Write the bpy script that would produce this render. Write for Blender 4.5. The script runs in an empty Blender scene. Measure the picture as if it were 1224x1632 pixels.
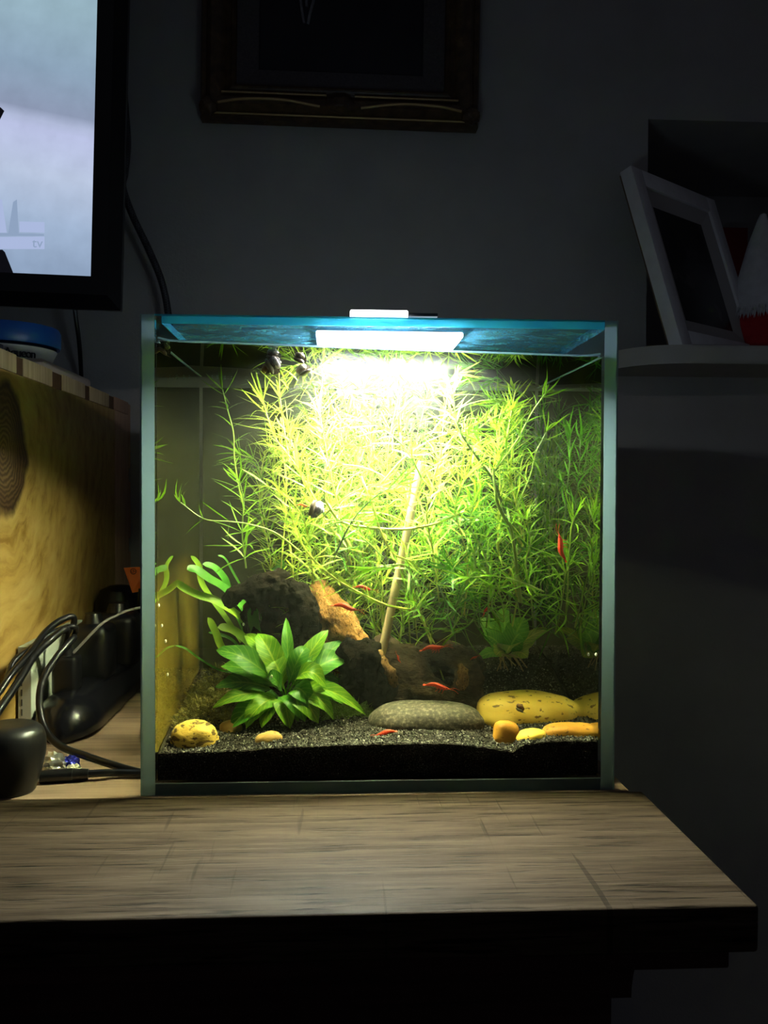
import bpy, bmesh, math, random
import numpy as np
from mathutils import Vector, Matrix, Quaternion, noise
random.seed(7); np.random.seed(7)
scene = bpy.context.scene
C = scene.collection

# ------------------------------------------------------------------ camera
F, CX, CY, CZ, YAW, PITCH, ROLL = 1456.29, -.03427, -.66902, .22303, .05354, .0233, .0041
_f0 = Vector((math.sin(YAW), math.cos(YAW), 0)); _r0 = Vector((math.cos(YAW), -math.sin(YAW), 0)); _u0 = Vector((0, 0, 1))
FW = _f0 * math.cos(PITCH) - _u0 * math.sin(PITCH); _u1 = _u0 * math.cos(PITCH) + _f0 * math.sin(PITCH)
RT = _r0 * math.cos(ROLL) + _u1 * math.sin(ROLL); UP = _u1 * math.cos(ROLL) - _r0 * math.sin(ROLL)
EYE = Vector((CX, CY, CZ))
cam = bpy.data.cameras.new('camera'); camo = bpy.data.objects.new('camera', cam); C.objects.link(camo)
cam.sensor_fit = 'VERTICAL'; cam.sensor_height = 24; cam.lens = F / 1632 * 24; cam.clip_start = .01
camo.matrix_world = Matrix(((RT.x, UP.x, -FW.x, CX), (RT.y, UP.y, -FW.y, CY), (RT.z, UP.z, -FW.z, CZ), (0, 0, 0, 1)))
scene.camera = camo

def ray(px, py): return FW + RT * ((px - 612) / F) - UP * ((py - 816) / F)
def at(px, py, Y): d = ray(px, py); return EYE + d * ((Y - CY) / d.y)          # point on the upright plane y = Y
def atz(px, py, Z=0.): d = ray(px, py); return EYE + d * ((Z - CZ) / d.z)      # point on a level plane
def atx(px, py, X): d = ray(px, py); return EYE + d * ((X - CX) / d.x)

# ------------------------------------------------------------------ light and exposure
LAMP_POWER = 610.
scene.view_settings.view_transform = 'Standard'; scene.view_settings.look = 'None'
scene.view_settings.exposure = 0; scene.view_settings.gamma = 1; scene.view_settings.use_curve_mapping = False
scene.cycles.transparent_max_bounces = 48
scene.cycles.max_bounces = 14; scene.cycles.glossy_bounces = 5
scene.cycles.use_denoising = True
world = bpy.data.worlds.new('world'); scene.world = world; world.use_nodes = True
world.node_tree.nodes['Background'].inputs[0].default_value = (.50, .52, .62, 1)
world.node_tree.nodes['Background'].inputs[1].default_value = .038

# ------------------------------------------------------------------ material helpers
def nodes_of(name):
    m = bpy.data.materials.new(name); m.use_nodes = True; nt = m.node_tree; nt.nodes.clear()
    return m, nt
def N(nt, t, **kw):
    n = nt.nodes.new(t)
    for k, v in kw.items():
        if k.startswith('i_'):
            key = k[2:]; key = int(key) if key.isdigit() else key.replace('_', ' ')
            s = n.inputs[key]
            s.default_value = (*v, 1) if isinstance(v, tuple) and len(v) == 3 and s.type == 'RGBA' else v
        else: setattr(n, k, v)
    return n
def L(nt, a, ao, b, bi): nt.links.new(a.outputs[ao], b.inputs[bi])
def ramp(nt, stops):
    n = nt.nodes.new('ShaderNodeValToRGB'); e = n.color_ramp.elements
    while len(e) < len(stops): e.new(.5)
    for k, (p, c) in enumerate(stops): e[k].position = p; e[k].color = (*c, 1)
    return n
def out(nt, sh, k=0):
    o = nt.nodes.new('ShaderNodeOutputMaterial'); nt.links.new(sh.outputs[k], o.inputs[0]); return o
def plain(name, col, rough=.5, metal=0., spec=.5, **kw):
    m, nt = nodes_of(name); b = N(nt, 'ShaderNodeBsdfPrincipled', i_Base_Color=col, i_Roughness=rough, i_Metallic=metal)
    b.inputs['Specular IOR Level'].default_value = spec
    out(nt, b); return m
def noisy(name, stops, scale, rough=.6, stretch=(1, 1, 1), bump=0., detail=6., spec=.4, nrough=.55, bscale=None, voronoi=False):
    m, nt = nodes_of(name)
    tc = N(nt, 'ShaderNodeTexCoord'); mp = N(nt, 'ShaderNodeMapping'); mp.inputs['Scale'].default_value = stretch
    L(nt, tc, 'Object', mp, 0)
    if voronoi:
        tx = N(nt, 'ShaderNodeTexVoronoi', i_Scale=scale); o = 'Color'
    else:
        tx = N(nt, 'ShaderNodeTexNoise', i_Scale=scale, i_Detail=detail, i_Roughness=nrough); o = 'Fac'
    L(nt, mp, 0, tx, 'Vector')
    r = ramp(nt, stops); L(nt, tx, o, r, 0)
    b = N(nt, 'ShaderNodeBsdfPrincipled', i_Roughness=rough); b.inputs['Specular IOR Level'].default_value = spec
    L(nt, r, 0, b, 'Base Color')
    if bump:
        t2 = N(nt, 'ShaderNodeTexNoise', i_Scale=bscale or scale, i_Detail=detail, i_Roughness=.6); L(nt, mp, 0, t2, 'Vector')
        bp = N(nt, 'ShaderNodeBump', i_Strength=bump, i_Distance=.002); L(nt, t2, 'Fac', bp, 'Height'); L(nt, bp, 0, b, 'Normal')
    out(nt, b); return m
def clear(name, ior, tint, vol=None, gloss=0., side=1.03):
    m, nt = nodes_of(name)
    ge = N(nt, 'ShaderNodeNewGeometry'); sp = N(nt, 'ShaderNodeSeparateXYZ'); L(nt, ge, 'True Normal', sp, 0); ab = N(nt, 'ShaderNodeMath', operation='ABSOLUTE'); L(nt, sp, 1, ab, 0)
    ax = N(nt, 'ShaderNodeMath', operation='ABSOLUTE'); L(nt, sp, 0, ax, 0)
    iy = N(nt, 'ShaderNodeMapRange', i_1=.4, i_2=.6, i_3=ior, i_4=1.012); L(nt, ab, 0, iy, 0)
    ix = N(nt, 'ShaderNodeMapRange', i_1=.4, i_2=.6, i_3=0., i_4=side - ior); L(nt, ax, 0, ix, 0)
    io = N(nt, 'ShaderNodeMath', operation='ADD'); L(nt, iy, 0, io, 0); L(nt, ix, 0, io, 1)
    fr = N(nt, 'ShaderNodeFresnel'); L(nt, io, 0, fr, 'IOR'); tr = N(nt, 'ShaderNodeBsdfTransparent', i_Color=tint)
    gl = N(nt, 'ShaderNodeBsdfGlossy', i_Color=(.95, .97, .93), i_Roughness=gloss)
    mx = N(nt, 'ShaderNodeMixShader'); L(nt, fr, 0, mx, 0); L(nt, tr, 0, mx, 1); L(nt, gl, 0, mx, 2)
    o = out(nt, mx)
    if vol:
        va = N(nt, 'ShaderNodeVolumeAbsorption', i_Color=vol[0], i_Density=vol[1])
        if len(vol) > 2:
            vs = N(nt, 'ShaderNodeVolumeScatter', i_Color=vol[2], i_Density=vol[3], i_Anisotropy=.3)
            ad = N(nt, 'ShaderNodeAddShader'); L(nt, va, 0, ad, 0); L(nt, vs, 0, ad, 1); nt.links.new(ad.outputs[0], o.inputs['Volume'])
        else: nt.links.new(va.outputs[0], o.inputs['Volume'])
    return m
def emit(name, col, s):
    m, nt = nodes_of(name); out(nt, N(nt, 'ShaderNodeEmission', i_Color=col, i_Strength=s)); return m
def leafmat(name, col, col2, veins=False, trans=.5):
    m, nt = nodes_of(name)
    tc = N(nt, 'ShaderNodeTexCoord'); nz = N(nt, 'ShaderNodeTexNoise', i_Scale=70., i_Detail=3.)
    L(nt, tc, 'Object', nz, 'Vector')
    r = ramp(nt, [(.35, col), (.65, col2)]); L(nt, nz, 0, r, 0)
    src, so = r, 0
    if veins:
        uv = N(nt, 'ShaderNodeUVMap'); sp = N(nt, 'ShaderNodeSeparateXYZ'); L(nt, uv, 0, sp, 0)
        ab = N(nt, 'ShaderNodeMath', operation='SUBTRACT', i_1=.5); L(nt, sp, 0, ab, 0)
        ab2 = N(nt, 'ShaderNodeMath', operation='ABSOLUTE'); L(nt, ab, 0, ab2, 0)
        # side veins run forward from the midrib
        ml = N(nt, 'ShaderNodeMath', operation='MULTIPLY', i_1=-.42); L(nt, ab2, 0, ml, 0)
        ad = N(nt, 'ShaderNodeMath', operation='ADD'); L(nt, sp, 1, ad, 0); L(nt, ml, 0, ad, 1)
        sc = N(nt, 'ShaderNodeMath', operation='MULTIPLY', i_1=58.); L(nt, ad, 0, sc, 0)
        sn = N(nt, 'ShaderNodeMath', operation='SINE'); L(nt, sc, 0, sn, 0)
        v1 = N(nt, 'ShaderNodeMapRange', i_1=.72, i_2=1., i_3=0., i_4=.55); L(nt, sn, 0, v1, 0)
        v2 = N(nt, 'ShaderNodeMapRange', i_1=.02, i_2=.055, i_3=.85, i_4=0.); L(nt, ab2, 0, v2, 0)
        mxx = N(nt, 'ShaderNodeMath', operation='MAXIMUM'); L(nt, v1, 0, mxx, 0); L(nt, v2, 0, mxx, 1)
        mix = N(nt, 'ShaderNodeMix', data_type='RGBA'); L(nt, mxx, 0, mix, 0); L(nt, r, 0, mix, 6)
        mix.inputs[7].default_value = (min(1, col2[0] * 1.7 + .05), min(1, col2[1] * 1.25 + .04), col2[2] * 1.3 + .01, 1)
        src, so = mix, 2
    d = N(nt, 'ShaderNodeBsdfPrincipled', i_Roughness=.45); d.inputs['Specular IOR Level'].default_value = .35; L(nt, src, so, d, 'Base Color')
    t = N(nt, 'ShaderNodeBsdfTranslucent'); L(nt, src, so, t, 0)
    mx = N(nt, 'ShaderNodeMixShader', i_0=trans); L(nt, d, 0, mx, 1); L(nt, t, 0, mx, 2); out(nt, mx)
    return m

# ------------------------------------------------------------------ geometry helpers
def bx(bm, a, b, bev=0., seg=2):
    a, b = [min(p, q) for p, q in zip(a, b)], [max(p, q) for p, q in zip(a, b)]
    vs = [bm.verts.new((x, y, z)) for x in (a[0], b[0]) for y in (a[1], b[1]) for z in (a[2], b[2])]
    fs = [bm.faces.new([vs[k] for k in q]) for q in ((0, 1, 3, 2), (4, 6, 7, 5), (0, 4, 5, 1), (2, 3, 7, 6), (0, 2, 6, 4), (1, 5, 7, 3))]
    if bev:
        es = {e for f in fs for e in f.edges}
        bmesh.ops.bevel(bm, geom=list(es), offset=bev, segments=seg, profile=.5, affect='EDGES')
def spline(pts, n=6):
    pts = [Vector(p) for p in pts]
    if len(pts) < 3: return [pts[0].lerp(pts[-1], t / n) for t in range(n + 1)]
    P = [pts[0] * 2 - pts[1]] + pts + [pts[-1] * 2 - pts[-2]]; o = []
    for i in range(1, len(P) - 2):
        a, b, c, d = P[i - 1:i + 3]
        for k in range(n):
            t = k / n
            o.append(.5 * ((2 * b) + (c - a) * t + (2 * a - 5 * b + 4 * c - d) * t * t + (3 * b - a - 3 * c + d) * t ** 3))
    return o + [pts[-1]]
def tube(bm, pts, r, seg=8, sy=1.):
    n = len(pts); R = r if isinstance(r, (list, tuple)) else [r] * n
    rings = []; nrm = None
    for i, p in enumerate(pts):
        t = (pts[min(i + 1, n - 1)] - pts[max(i - 1, 0)]).normalized()
        if nrm is None: nrm = t.orthogonal().normalized()
        nrm = (nrm - t * nrm.dot(t)); nrm = nrm.normalized() if nrm.length > 1e-6 else t.orthogonal().normalized()
        b = t.cross(nrm); rr = R[min(i, len(R) - 1)]
        rings.append([bm.verts.new(p + (nrm * math.cos(a) + b * math.sin(a) * sy) * rr) for a in [k * 2 * math.pi / seg for k in range(seg)]])
    for A, B in zip(rings, rings[1:]):
        for k in range(seg): bm.faces.new((A[k], A[(k + 1) % seg], B[(k + 1) % seg], B[k]))
    bm.faces.new(rings[0][::-1]); bm.faces.new(rings[-1])
def lathe(bm, prof, c=(0, 0, 0), seg=40, mat=None):
    c = Vector(c); M = mat or Matrix.Identity(3); rings = []
    for r, z in prof:
        if r < 1e-6: rings.append([bm.verts.new(c + M @ Vector((0, 0, z)))])
        else: rings.append([bm.verts.new(c + M @ Vector((r * math.cos(k * 2 * math.pi / seg), r * math.sin(k * 2 * math.pi / seg), z))) for k in range(seg)])
    for A, B in zip(rings, rings[1:]):
        for k in range(seg):
            q = [A[k % len(A)], A[(k + 1) % len(A)], B[(k + 1) % len(B)], B[k % len(B)]]
            q = [v for i, v in enumerate(q) if v not in q[:i]]
            if len(q) > 2: bm.faces.new(q)
def prism(bm, poly, a, b):            # poly of (u, v) extruded by the functions a, b giving the two end points
    A = [bm.verts.new(a(*p)) for p in poly]; B = [bm.verts.new(b(*p)) for p in poly]; n = len(poly)
    bm.faces.new(A); bm.faces.new(B[::-1])
    for k in range(n): bm.faces.new((A[k], B[k], B[(k + 1) % n], A[(k + 1) % n]))
ROOT = {}
def thing(name, label, cat, loc=(0, 0, 0), group=None, rot=None):
    o = bpy.data.objects.new(name, None); C.objects.link(o); o.location = loc; o.empty_display_size = .01
    if rot is not None: o.rotation_mode = 'QUATERNION'; o.rotation_quaternion = rot
    tag(o, label, cat, group); ROOT[o.name] = Vector(loc); return o
def tag(o, label, cat, group=None):
    o['label'] = label; o['category'] = cat
    if group: o['group'] = group
    return o
def obj(name, bm, m, parent=None, smooth=True, local=False, kind=None, label=None):
    me = bpy.data.meshes.new(name)
    bmesh.ops.recalc_face_normals(bm, faces=bm.faces[:])
    if not local:
        if parent is not None: off = ROOT[parent.name]
        else:
            xs = [v.co for v in bm.verts]; lo = [min(v[i] for v in xs) for i in range(3)]; hi = [max(v[i] for v in xs) for i in range(3)]
            off = Vector(((lo[0] + hi[0]) / 2, (lo[1] + hi[1]) / 2, lo[2]))
        bmesh.ops.translate(bm, verts=bm.verts[:], vec=-off)
    bm.to_mesh(me); bm.free()
    o = bpy.data.objects.new(name, me); C.objects.link(o)
    if isinstance(m, (list, tuple)):
        for q in m: me.materials.append(q)
    else: me.materials.append(m)
    if smooth:
        me.polygons.foreach_set('use_smooth', [True] * len(me.polygons))
        me.set_sharp_from_angle(angle=math.radians(38))
    if parent is not None: o.parent = parent; ROOT[o.name] = ROOT.get(parent.name, Vector())
    elif not local: o.location = off; ROOT[o.name] = off
    if kind: o['kind'] = kind
    if label: o['label'] = label
    return o
def struct(name, bm, m, smooth=False): return obj(name, bm, m, None, smooth, kind='structure')
def nb(): return bmesh.new()
def box(name, a, b, m, parent=None, bev=0., **kw):
    bm = nb(); bx(bm, a, b, bev); return obj(name, bm, m, parent, **kw)
def wire(name, pts, r, m, parent=None, n=8, seg=8, **kw):
    bm = nb(); tube(bm, spline(pts, n), r, seg); return obj(name, bm, m, parent, **kw)
def copy_tree(o, parent=None):
    c = o.copy(); C.objects.link(c); c.parent = parent
    for ch in o.children: copy_tree(ch, c)
    return c
def text(name, s, size, m, parent, M, depth=.0002):
    cu = bpy.data.curves.new(name, 'FONT'); cu.body = s; cu.size = size; cu.extrude = depth; cu.align_x = 'CENTER'; cu.align_y = 'CENTER'
    tmp = bpy.data.objects.new('tmp_text', cu); C.objects.link(tmp)
    me = bpy.data.meshes.new_from_object(tmp.evaluated_get(bpy.context.evaluated_depsgraph_get()))
    bpy.data.objects.remove(tmp); me.transform(M); me.materials.append(m)
    o = bpy.data.objects.new(name, me); C.objects.link(o); o.parent = parent; return o

# ------------------------------------------------------------------ the room
W = .64                                       # the wall behind everything
m_wall = noisy('grey_wall_paint', [(.3, (.31, .305, .31)), (.7, (.35, .345, .35))], 14, .75, bump=.25, bscale=260, spec=.25)
m_white_shelf = noisy('off_white_shelf_paint', [(.3, (.40, .39, .37)), (.7, (.46, .45, .43))], 20, .6)
nx0, nx1 = at(1031, 400, W).x, at(1031, 400, W).x + .62
nz1 = at(1040, 190, W).z; sh_top = at(1100, 549, .50).z; sh_bot = at(1100, 579, .50).z; nz0 = sh_top - .004
bm = nb()
bx(bm, (-2.2, W, -1.1), (nx0, W + .02, 1.5)); bx(bm, (nx1, W, -1.1), (2.2, W + .02, 1.5))
bx(bm, (nx0, W, nz1), (nx1, W + .02, 1.5)); bx(bm, (nx0, W, -1.1), (nx1, W + .02, nz0))
ND = W + .33
bx(bm, (nx0 - .02, W + .02, nz0 - .02), (nx0, ND, nz1 + .02)); bx(bm, (nx1, W + .02, nz0 - .02), (nx1 + .02, ND, nz1 + .02))
bx(bm, (nx0, W + .02, nz1), (nx1, ND, nz1 + .02)); bx(bm, (nx0, W + .02, nz0 - .02), (nx1, ND, nz0)); bx(bm, (nx0 - .02, ND, nz0 - .02), (nx1 + .02, ND + .02, nz1 + .02))
struct('wall_back', bm, m_wall)
bm = nb(); bx(bm, (-2.2, -2.4, -1.14), (2.2, W, -1.1)); struct('floor', bm, noisy('dark_floor_boards', [(.3, (.06, .045, .03)), (.7, (.10, .07, .05))], 8, .5, stretch=(1, 8, 1)))

# ------------------------------------------------------------------ the wooden mantel
def mantel_mat():
    m, nt = nodes_of('weathered_grey_brown_wood')
    tc = N(nt, 'ShaderNodeTexCoord'); ge = N(nt, 'ShaderNodeNewGeometry')
    mp = N(nt, 'ShaderNodeMapping'); mp.inputs['Scale'].default_value = (2.6, 44, 44); L(nt, ge, 'Position', mp, 0)
    n1 = N(nt, 'ShaderNodeTexNoise', i_Scale=3.2, i_Detail=9., i_Roughness=.68); L(nt, mp, 0, n1, 'Vector')
    r1 = ramp(nt, [(.28, (.010, .005, .003)), (.43, (.029, .020, .013)), (.58, (.054, .039, .026)), (.8, (.086, .065, .045))]); L(nt, n1, 0, r1, 0)
    # fine dark pores along the grain
    mp2 = N(nt, 'ShaderNodeMapping'); mp2.inputs['Scale'].default_value = (11, 170, 170); L(nt, ge, 'Position', mp2, 0)
    n2 = N(nt, 'ShaderNodeTexNoise', i_Scale=1.6, i_Detail=3., i_Roughness=.6); L(nt, mp2, 0, n2, 'Vector')
    p = N(nt, 'ShaderNodeMapRange', i_1=.32, i_2=.45, i_3=.18, i_4=1.); L(nt, n2, 0, p, 0)
    # saw marks across the grain, broken up
    mp3 = N(nt, 'ShaderNodeMapping'); mp3.inputs['Scale'].default_value = (110, 5, 1); mp3.inputs['Rotation'].default_value = (0, 0, .5); L(nt, ge, 'Position', mp3, 0)
    n3 = N(nt, 'ShaderNodeTexNoise', i_Scale=1.1, i_Detail=2.); L(nt, mp3, 0, n3, 'Vector')
    p3 = N(nt, 'ShaderNodeMapRange', i_1=.31, i_2=.35, i_3=.55, i_4=1.); L(nt, n3, 0, p3, 0)
    mu = N(nt, 'ShaderNodeMath', operation='MULTIPLY'); L(nt, p, 0, mu, 0); L(nt, p3, 0, mu, 1)
    mx = N(nt, 'ShaderNodeMix', data_type='RGBA', blend_type='MULTIPLY'); mx.inputs[0].default_value = 1; L(nt, r1, 0, mx, 6); L(nt, mu, 0, mx, 7)
    b = N(nt, 'ShaderNodeBsdfPrincipled', i_Roughness=.55); b.inputs['Specular IOR Level'].default_value = .05; L(nt, mx, 2, b, 'Base Color')
    bp = N(nt, 'ShaderNodeBump', i_Strength=.35, i_Distance=.001); L(nt, mu, 0, bp, 'Height'); L(nt, bp, 0, b, 'Normal'); out(nt, b); return m
m_mantel = mantel_mat()
m_mantel2 = noisy('pinkish_brown_wood', [(.3, (.13, .085, .06)), (.55, (.25, .17, .12)), (.75, (.31, .22, .16))], 3.4, .6, stretch=(2, 30, 30), detail=8, bump=.2)
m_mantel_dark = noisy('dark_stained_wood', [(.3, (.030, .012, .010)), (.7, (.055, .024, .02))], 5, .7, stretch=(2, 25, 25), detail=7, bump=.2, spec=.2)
YF, XR = -.1925, .1952
mt = thing('wooden_mantel', 'dark wooden mantel with weathered grey brown top and stepped edge moulding under the aquarium', 'mantel', (-.3, .2, -.2))
bm = nb(); bx(bm, (-.95, YF, -.026), (XR, -.0035, 0), .0022, 3); obj('front_board', bm, m_mantel, mt)
bm = nb(); bx(bm, (-.95, -.0030, -.026), (XR - .0095, .63, 0), .001, 2); obj('back_board', bm, m_mantel2, mt, label='pinkish brown back board')
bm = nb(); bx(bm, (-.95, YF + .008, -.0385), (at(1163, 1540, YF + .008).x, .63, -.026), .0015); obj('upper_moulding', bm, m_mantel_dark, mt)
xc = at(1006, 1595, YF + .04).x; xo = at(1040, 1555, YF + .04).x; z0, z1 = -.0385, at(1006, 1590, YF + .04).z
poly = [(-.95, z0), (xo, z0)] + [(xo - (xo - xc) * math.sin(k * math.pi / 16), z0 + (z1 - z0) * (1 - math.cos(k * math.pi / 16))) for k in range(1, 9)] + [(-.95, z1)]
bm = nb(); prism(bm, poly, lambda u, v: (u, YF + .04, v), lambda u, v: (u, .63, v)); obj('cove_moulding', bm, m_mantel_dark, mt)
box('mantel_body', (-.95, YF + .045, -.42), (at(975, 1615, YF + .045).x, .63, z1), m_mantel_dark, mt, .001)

# ------------------------------------------------------------------ aquarium
H, TW, TD, TH = .3496, .175, .236, .0105
IX, IY0, IY1, IZ = TW - TH, .0055, TD - .009, .0085           # inner faces
m_pane = clear('clear_pane', 1.03, (.975, .995, .99))
def edge_mat(name, col, tr):
    m, nt = nodes_of(name)
    d = N(nt, 'ShaderNodeBsdfPrincipled', i_Base_Color=col, i_Roughness=.35); t = N(nt, 'ShaderNodeBsdfTranslucent', i_Color=tr)
    tp = N(nt, 'ShaderNodeBsdfTransparent', i_Color=(.45, .62, .62))
    a = N(nt, 'ShaderNodeMixShader', i_0=.55); L(nt, d, 0, a, 1); L(nt, t, 0, a, 2)
    b = N(nt, 'ShaderNodeMixShader', i_0=.25); L(nt, a, 0, b, 1); L(nt, tp, 0, b, 2); out(nt, b); return m
m_edge = edge_mat('cut_glass_edge_teal', (.24, .31, .33), (.68, .78, .90))
m_edge_rim = edge_mat('cut_glass_edge_cyan', (.05, .35, .50), (.15, .75, .95))  # cyan of the lamplit rim put into the edge colour
m_seal = plain('clear_silicone_seam', (.35, .5, .5), .3)
tank = thing('aquarium', 'rimless cube glass aquarium with teal cut edges standing on the wooden mantel', 'aquarium', (0, TD / 2, 0))
box('front_pane', (-IX, 0.0006, IZ + .0002), (IX, IY0, H), m_pane, tank, smooth=False)
box('back_pane', (-IX, IY1, IZ + .0002), (IX, TD, H), m_pane, tank, smooth=False)
for s in (-1, 1):
    p = box('side_pane', (s * TW, .0006, .0), (s * (IX + .0001), TD, H), m_pane, tank, smooth=False)
    bm = nb(); bx(bm, (s * (TW - .0001), 0, .0), (s * (IX + .0002), .0005, H - .0002)); obj('cut_edge', bm, m_edge, p, False, label='teal cut edge')
    bm = nb(); bx(bm, (s * TW, -.0001, .0), (s * (TW - .0012), .0004, H)); obj('polished_arris', bm, m_seal, p, False, label='pale polished corner line')
b_ = box('base_pane', (-IX, .0006, 0), (IX, TD, IZ), m_pane, tank, smooth=False)
box('cut_edge', (-IX, 0, .0002), (IX, .0005, IZ), edge_mat('base_edge_teal', (.20, .29, .33), (.08, .12, .14)), b_, smooth=False, label='dark teal cut edge')
box('silicone_seam', (-IX, .0, IZ), (IX, .0005, IZ + .0007), m_seal, tank, smooth=False)

# water: a body of slightly green-yellow water whose top is level while the mantel leans a little
def wz(x, y): return .3272 - .0236 * x + .006 * y
m_water = clear('aquarium_water', 1.045, (1, 1, 1), ((.95, .92, .15), 3.2, (.95, 1., .82), .22), 0., 1.085)
bm = nb(); e = .0004
vs = [bm.verts.new((x, y, z)) for x in (-IX + e, IX - e) for y in (IY0 + e, IY1 - e) for z in (IZ + e, wz(x, y))]
for q in ((0, 1, 3, 2), (4, 6, 7, 5), (0, 4, 5, 1), (2, 3, 7, 6), (0, 2, 6, 4), (1, 5, 7, 3)): bm.faces.new([vs[k] for k in q])
o = obj('water', bm, m_water, None, False); o['kind'] = 'stuff'; tag(o, 'clear yellow green water filling the aquarium below its lid', 'water')

m_men = edge_mat('meniscus', (.45, .55, .62), (.6, .75, .9))
y_ = IY0 + .0016; bm = nb(); tube(bm, [Vector((x, y_, wz(x, y_) + .0006 + .0022 * max(0, abs(x) / IX - .93) / .07)) for x in [-IX + .001 + (2 * IX - .002) * k / 40 for k in range(41)]], .0008, 6); obj('waterline', bm, m_men, tank, label='pale waterline along the front glass')
for s in (-1, 1):
    bm = nb(); x = s * (IX - .0012); tube(bm, [Vector((x, y, wz(x, y) + .0004)) for y in (IY0 + .003, .08, .16, IY1 - .003)], .0008, 6); obj('waterline', bm, m_men, tank, label='pale waterline along a side pane')
bm = nb()
for k in range(46):
    x = random.uniform(-IX + .004, IX - .004); bmesh.ops.create_icosphere(bm, subdivisions=1, radius=random.uniform(.0004, .0011), matrix=Matrix.Translation((x, IY1 - .003, wz(x, IY1) - .0012)))
o = obj('air_bubbles', bm, m_men); o['kind'] = 'stuff'; tag(o, 'row of tiny air bubbles along the waterline at the back pane', 'bubbles')

# algae on the inside of the left pane and the waterline scum
def algae():
    m, nt = nodes_of('brown_algae_film'); tc = N(nt, 'ShaderNodeNewGeometry'); sp = N(nt, 'ShaderNodeSeparateXYZ'); L(nt, tc, 'Position', sp, 0)
    nz = N(nt, 'ShaderNodeTexNoise', i_Scale=45., i_Detail=6.); L(nt, tc, 'Position', nz, 'Vector')
    g = N(nt, 'ShaderNodeMapRange', i_1=.04, i_2=.17, i_3=.34, i_4=.004); L(nt, sp, 2, g, 0)
    mu = N(nt, 'ShaderNodeMath', operation='MULTIPLY'); L(nt, nz, 0, mu, 0); L(nt, g, 0, mu, 1)
    d = N(nt, 'ShaderNodeBsdfTranslucent', i_Color=(.55, .40, .06)); t = N(nt, 'ShaderNodeBsdfTransparent')
    mx = N(nt, 'ShaderNodeMixShader'); L(nt, mu, 0, mx, 0); L(nt, t, 0, mx, 1); L(nt, d, 0, mx, 2); out(nt, mx); return m
box('algae_film', (-IX + .0008, IY0 + .001, .03), (-IX + .0010, IY1 - .02, .30), algae(), tank, smooth=False, label='thin golden brown algae film')

def dimming_grime():
    m, nt = nodes_of('dimming_grime_film'); tc = N(nt, 'ShaderNodeNewGeometry'); nz = N(nt, 'ShaderNodeTexNoise', i_Scale=28., i_Detail=5.); L(nt, tc, 'Position', nz, 'Vector')  # algae film added to darken the wall behind and cut its light
    f = N(nt, 'ShaderNodeMapRange', i_1=.3, i_2=.7, i_3=.40, i_4=.62); L(nt, nz, 0, f, 0)
    d = N(nt, 'ShaderNodeBsdfDiffuse', i_Color=(.030, .034, .012)); t = N(nt, 'ShaderNodeBsdfTransparent', i_Color=(.92, .94, .80)); mx = N(nt, 'ShaderNodeMixShader'); L(nt, f, 0, mx, 0); L(nt, t, 0, mx, 1); L(nt, d, 0, mx, 2); out(nt, mx); return m
box('algae_film', (-IX + .002, IY1 - .0012, IZ + .002), (IX - .002, IY1 - .0010, .322), dimming_grime(), tank, smooth=False, label='thin olive film added to dim the view through the back pane')

# lid: loose glass sheet, wet underneath
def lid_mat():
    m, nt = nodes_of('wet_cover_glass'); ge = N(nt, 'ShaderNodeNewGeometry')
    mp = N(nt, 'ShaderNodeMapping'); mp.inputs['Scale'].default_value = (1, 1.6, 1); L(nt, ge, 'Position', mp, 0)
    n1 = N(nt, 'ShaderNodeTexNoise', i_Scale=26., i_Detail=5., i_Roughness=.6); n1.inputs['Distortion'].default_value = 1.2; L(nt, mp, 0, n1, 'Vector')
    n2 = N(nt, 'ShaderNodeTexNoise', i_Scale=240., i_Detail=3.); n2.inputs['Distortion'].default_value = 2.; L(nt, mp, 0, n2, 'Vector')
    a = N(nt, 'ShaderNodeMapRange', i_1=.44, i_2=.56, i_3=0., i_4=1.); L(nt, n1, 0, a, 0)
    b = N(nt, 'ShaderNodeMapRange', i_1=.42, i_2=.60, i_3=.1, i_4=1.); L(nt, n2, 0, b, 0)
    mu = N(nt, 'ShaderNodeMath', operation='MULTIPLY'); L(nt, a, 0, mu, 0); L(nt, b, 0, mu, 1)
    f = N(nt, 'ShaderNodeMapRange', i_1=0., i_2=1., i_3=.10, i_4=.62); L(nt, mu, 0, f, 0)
    t = N(nt, 'ShaderNodeBsdfTransparent', i_Color=(.90, .97, 1.)); d = N(nt, 'ShaderNodeBsdfTranslucent', i_Color=(.12, .50, .85)); g = N(nt, 'ShaderNodeBsdfDiffuse', i_Color=(.16, .55, .85))  # blue tint of the lamp light put into the wet film's colour
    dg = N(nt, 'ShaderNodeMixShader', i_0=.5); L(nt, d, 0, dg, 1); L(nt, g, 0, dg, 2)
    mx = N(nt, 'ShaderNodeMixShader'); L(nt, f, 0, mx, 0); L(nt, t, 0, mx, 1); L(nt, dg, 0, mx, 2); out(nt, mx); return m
lx0, lx1 = at(262, 505, .012).x, at(962, 515, .012).x
lid = thing('glass_lid', 'loose cover glass beaded with blue lit condensation on top of the aquarium', 'lid', (0, .1, H - .006))
bm = nb(); bx(bm, (lx0, IY0 + .0012, H - .0056), (lx1, IY1 - .001, H - .0003)); obj('cover_sheet', bm, lid_mat(), lid, False)
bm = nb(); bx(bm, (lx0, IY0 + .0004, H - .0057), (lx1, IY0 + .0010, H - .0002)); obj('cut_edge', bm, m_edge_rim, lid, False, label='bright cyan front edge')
bm = nb(); bx(bm, (lx0 - .0011, IY0 + .0012, H - .0057), (lx0 - .0002, IY1 - .001, H - .0002)); obj('cut_edge', bm, m_edge_rim, lid, False, label='bright cyan left edge')
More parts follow.
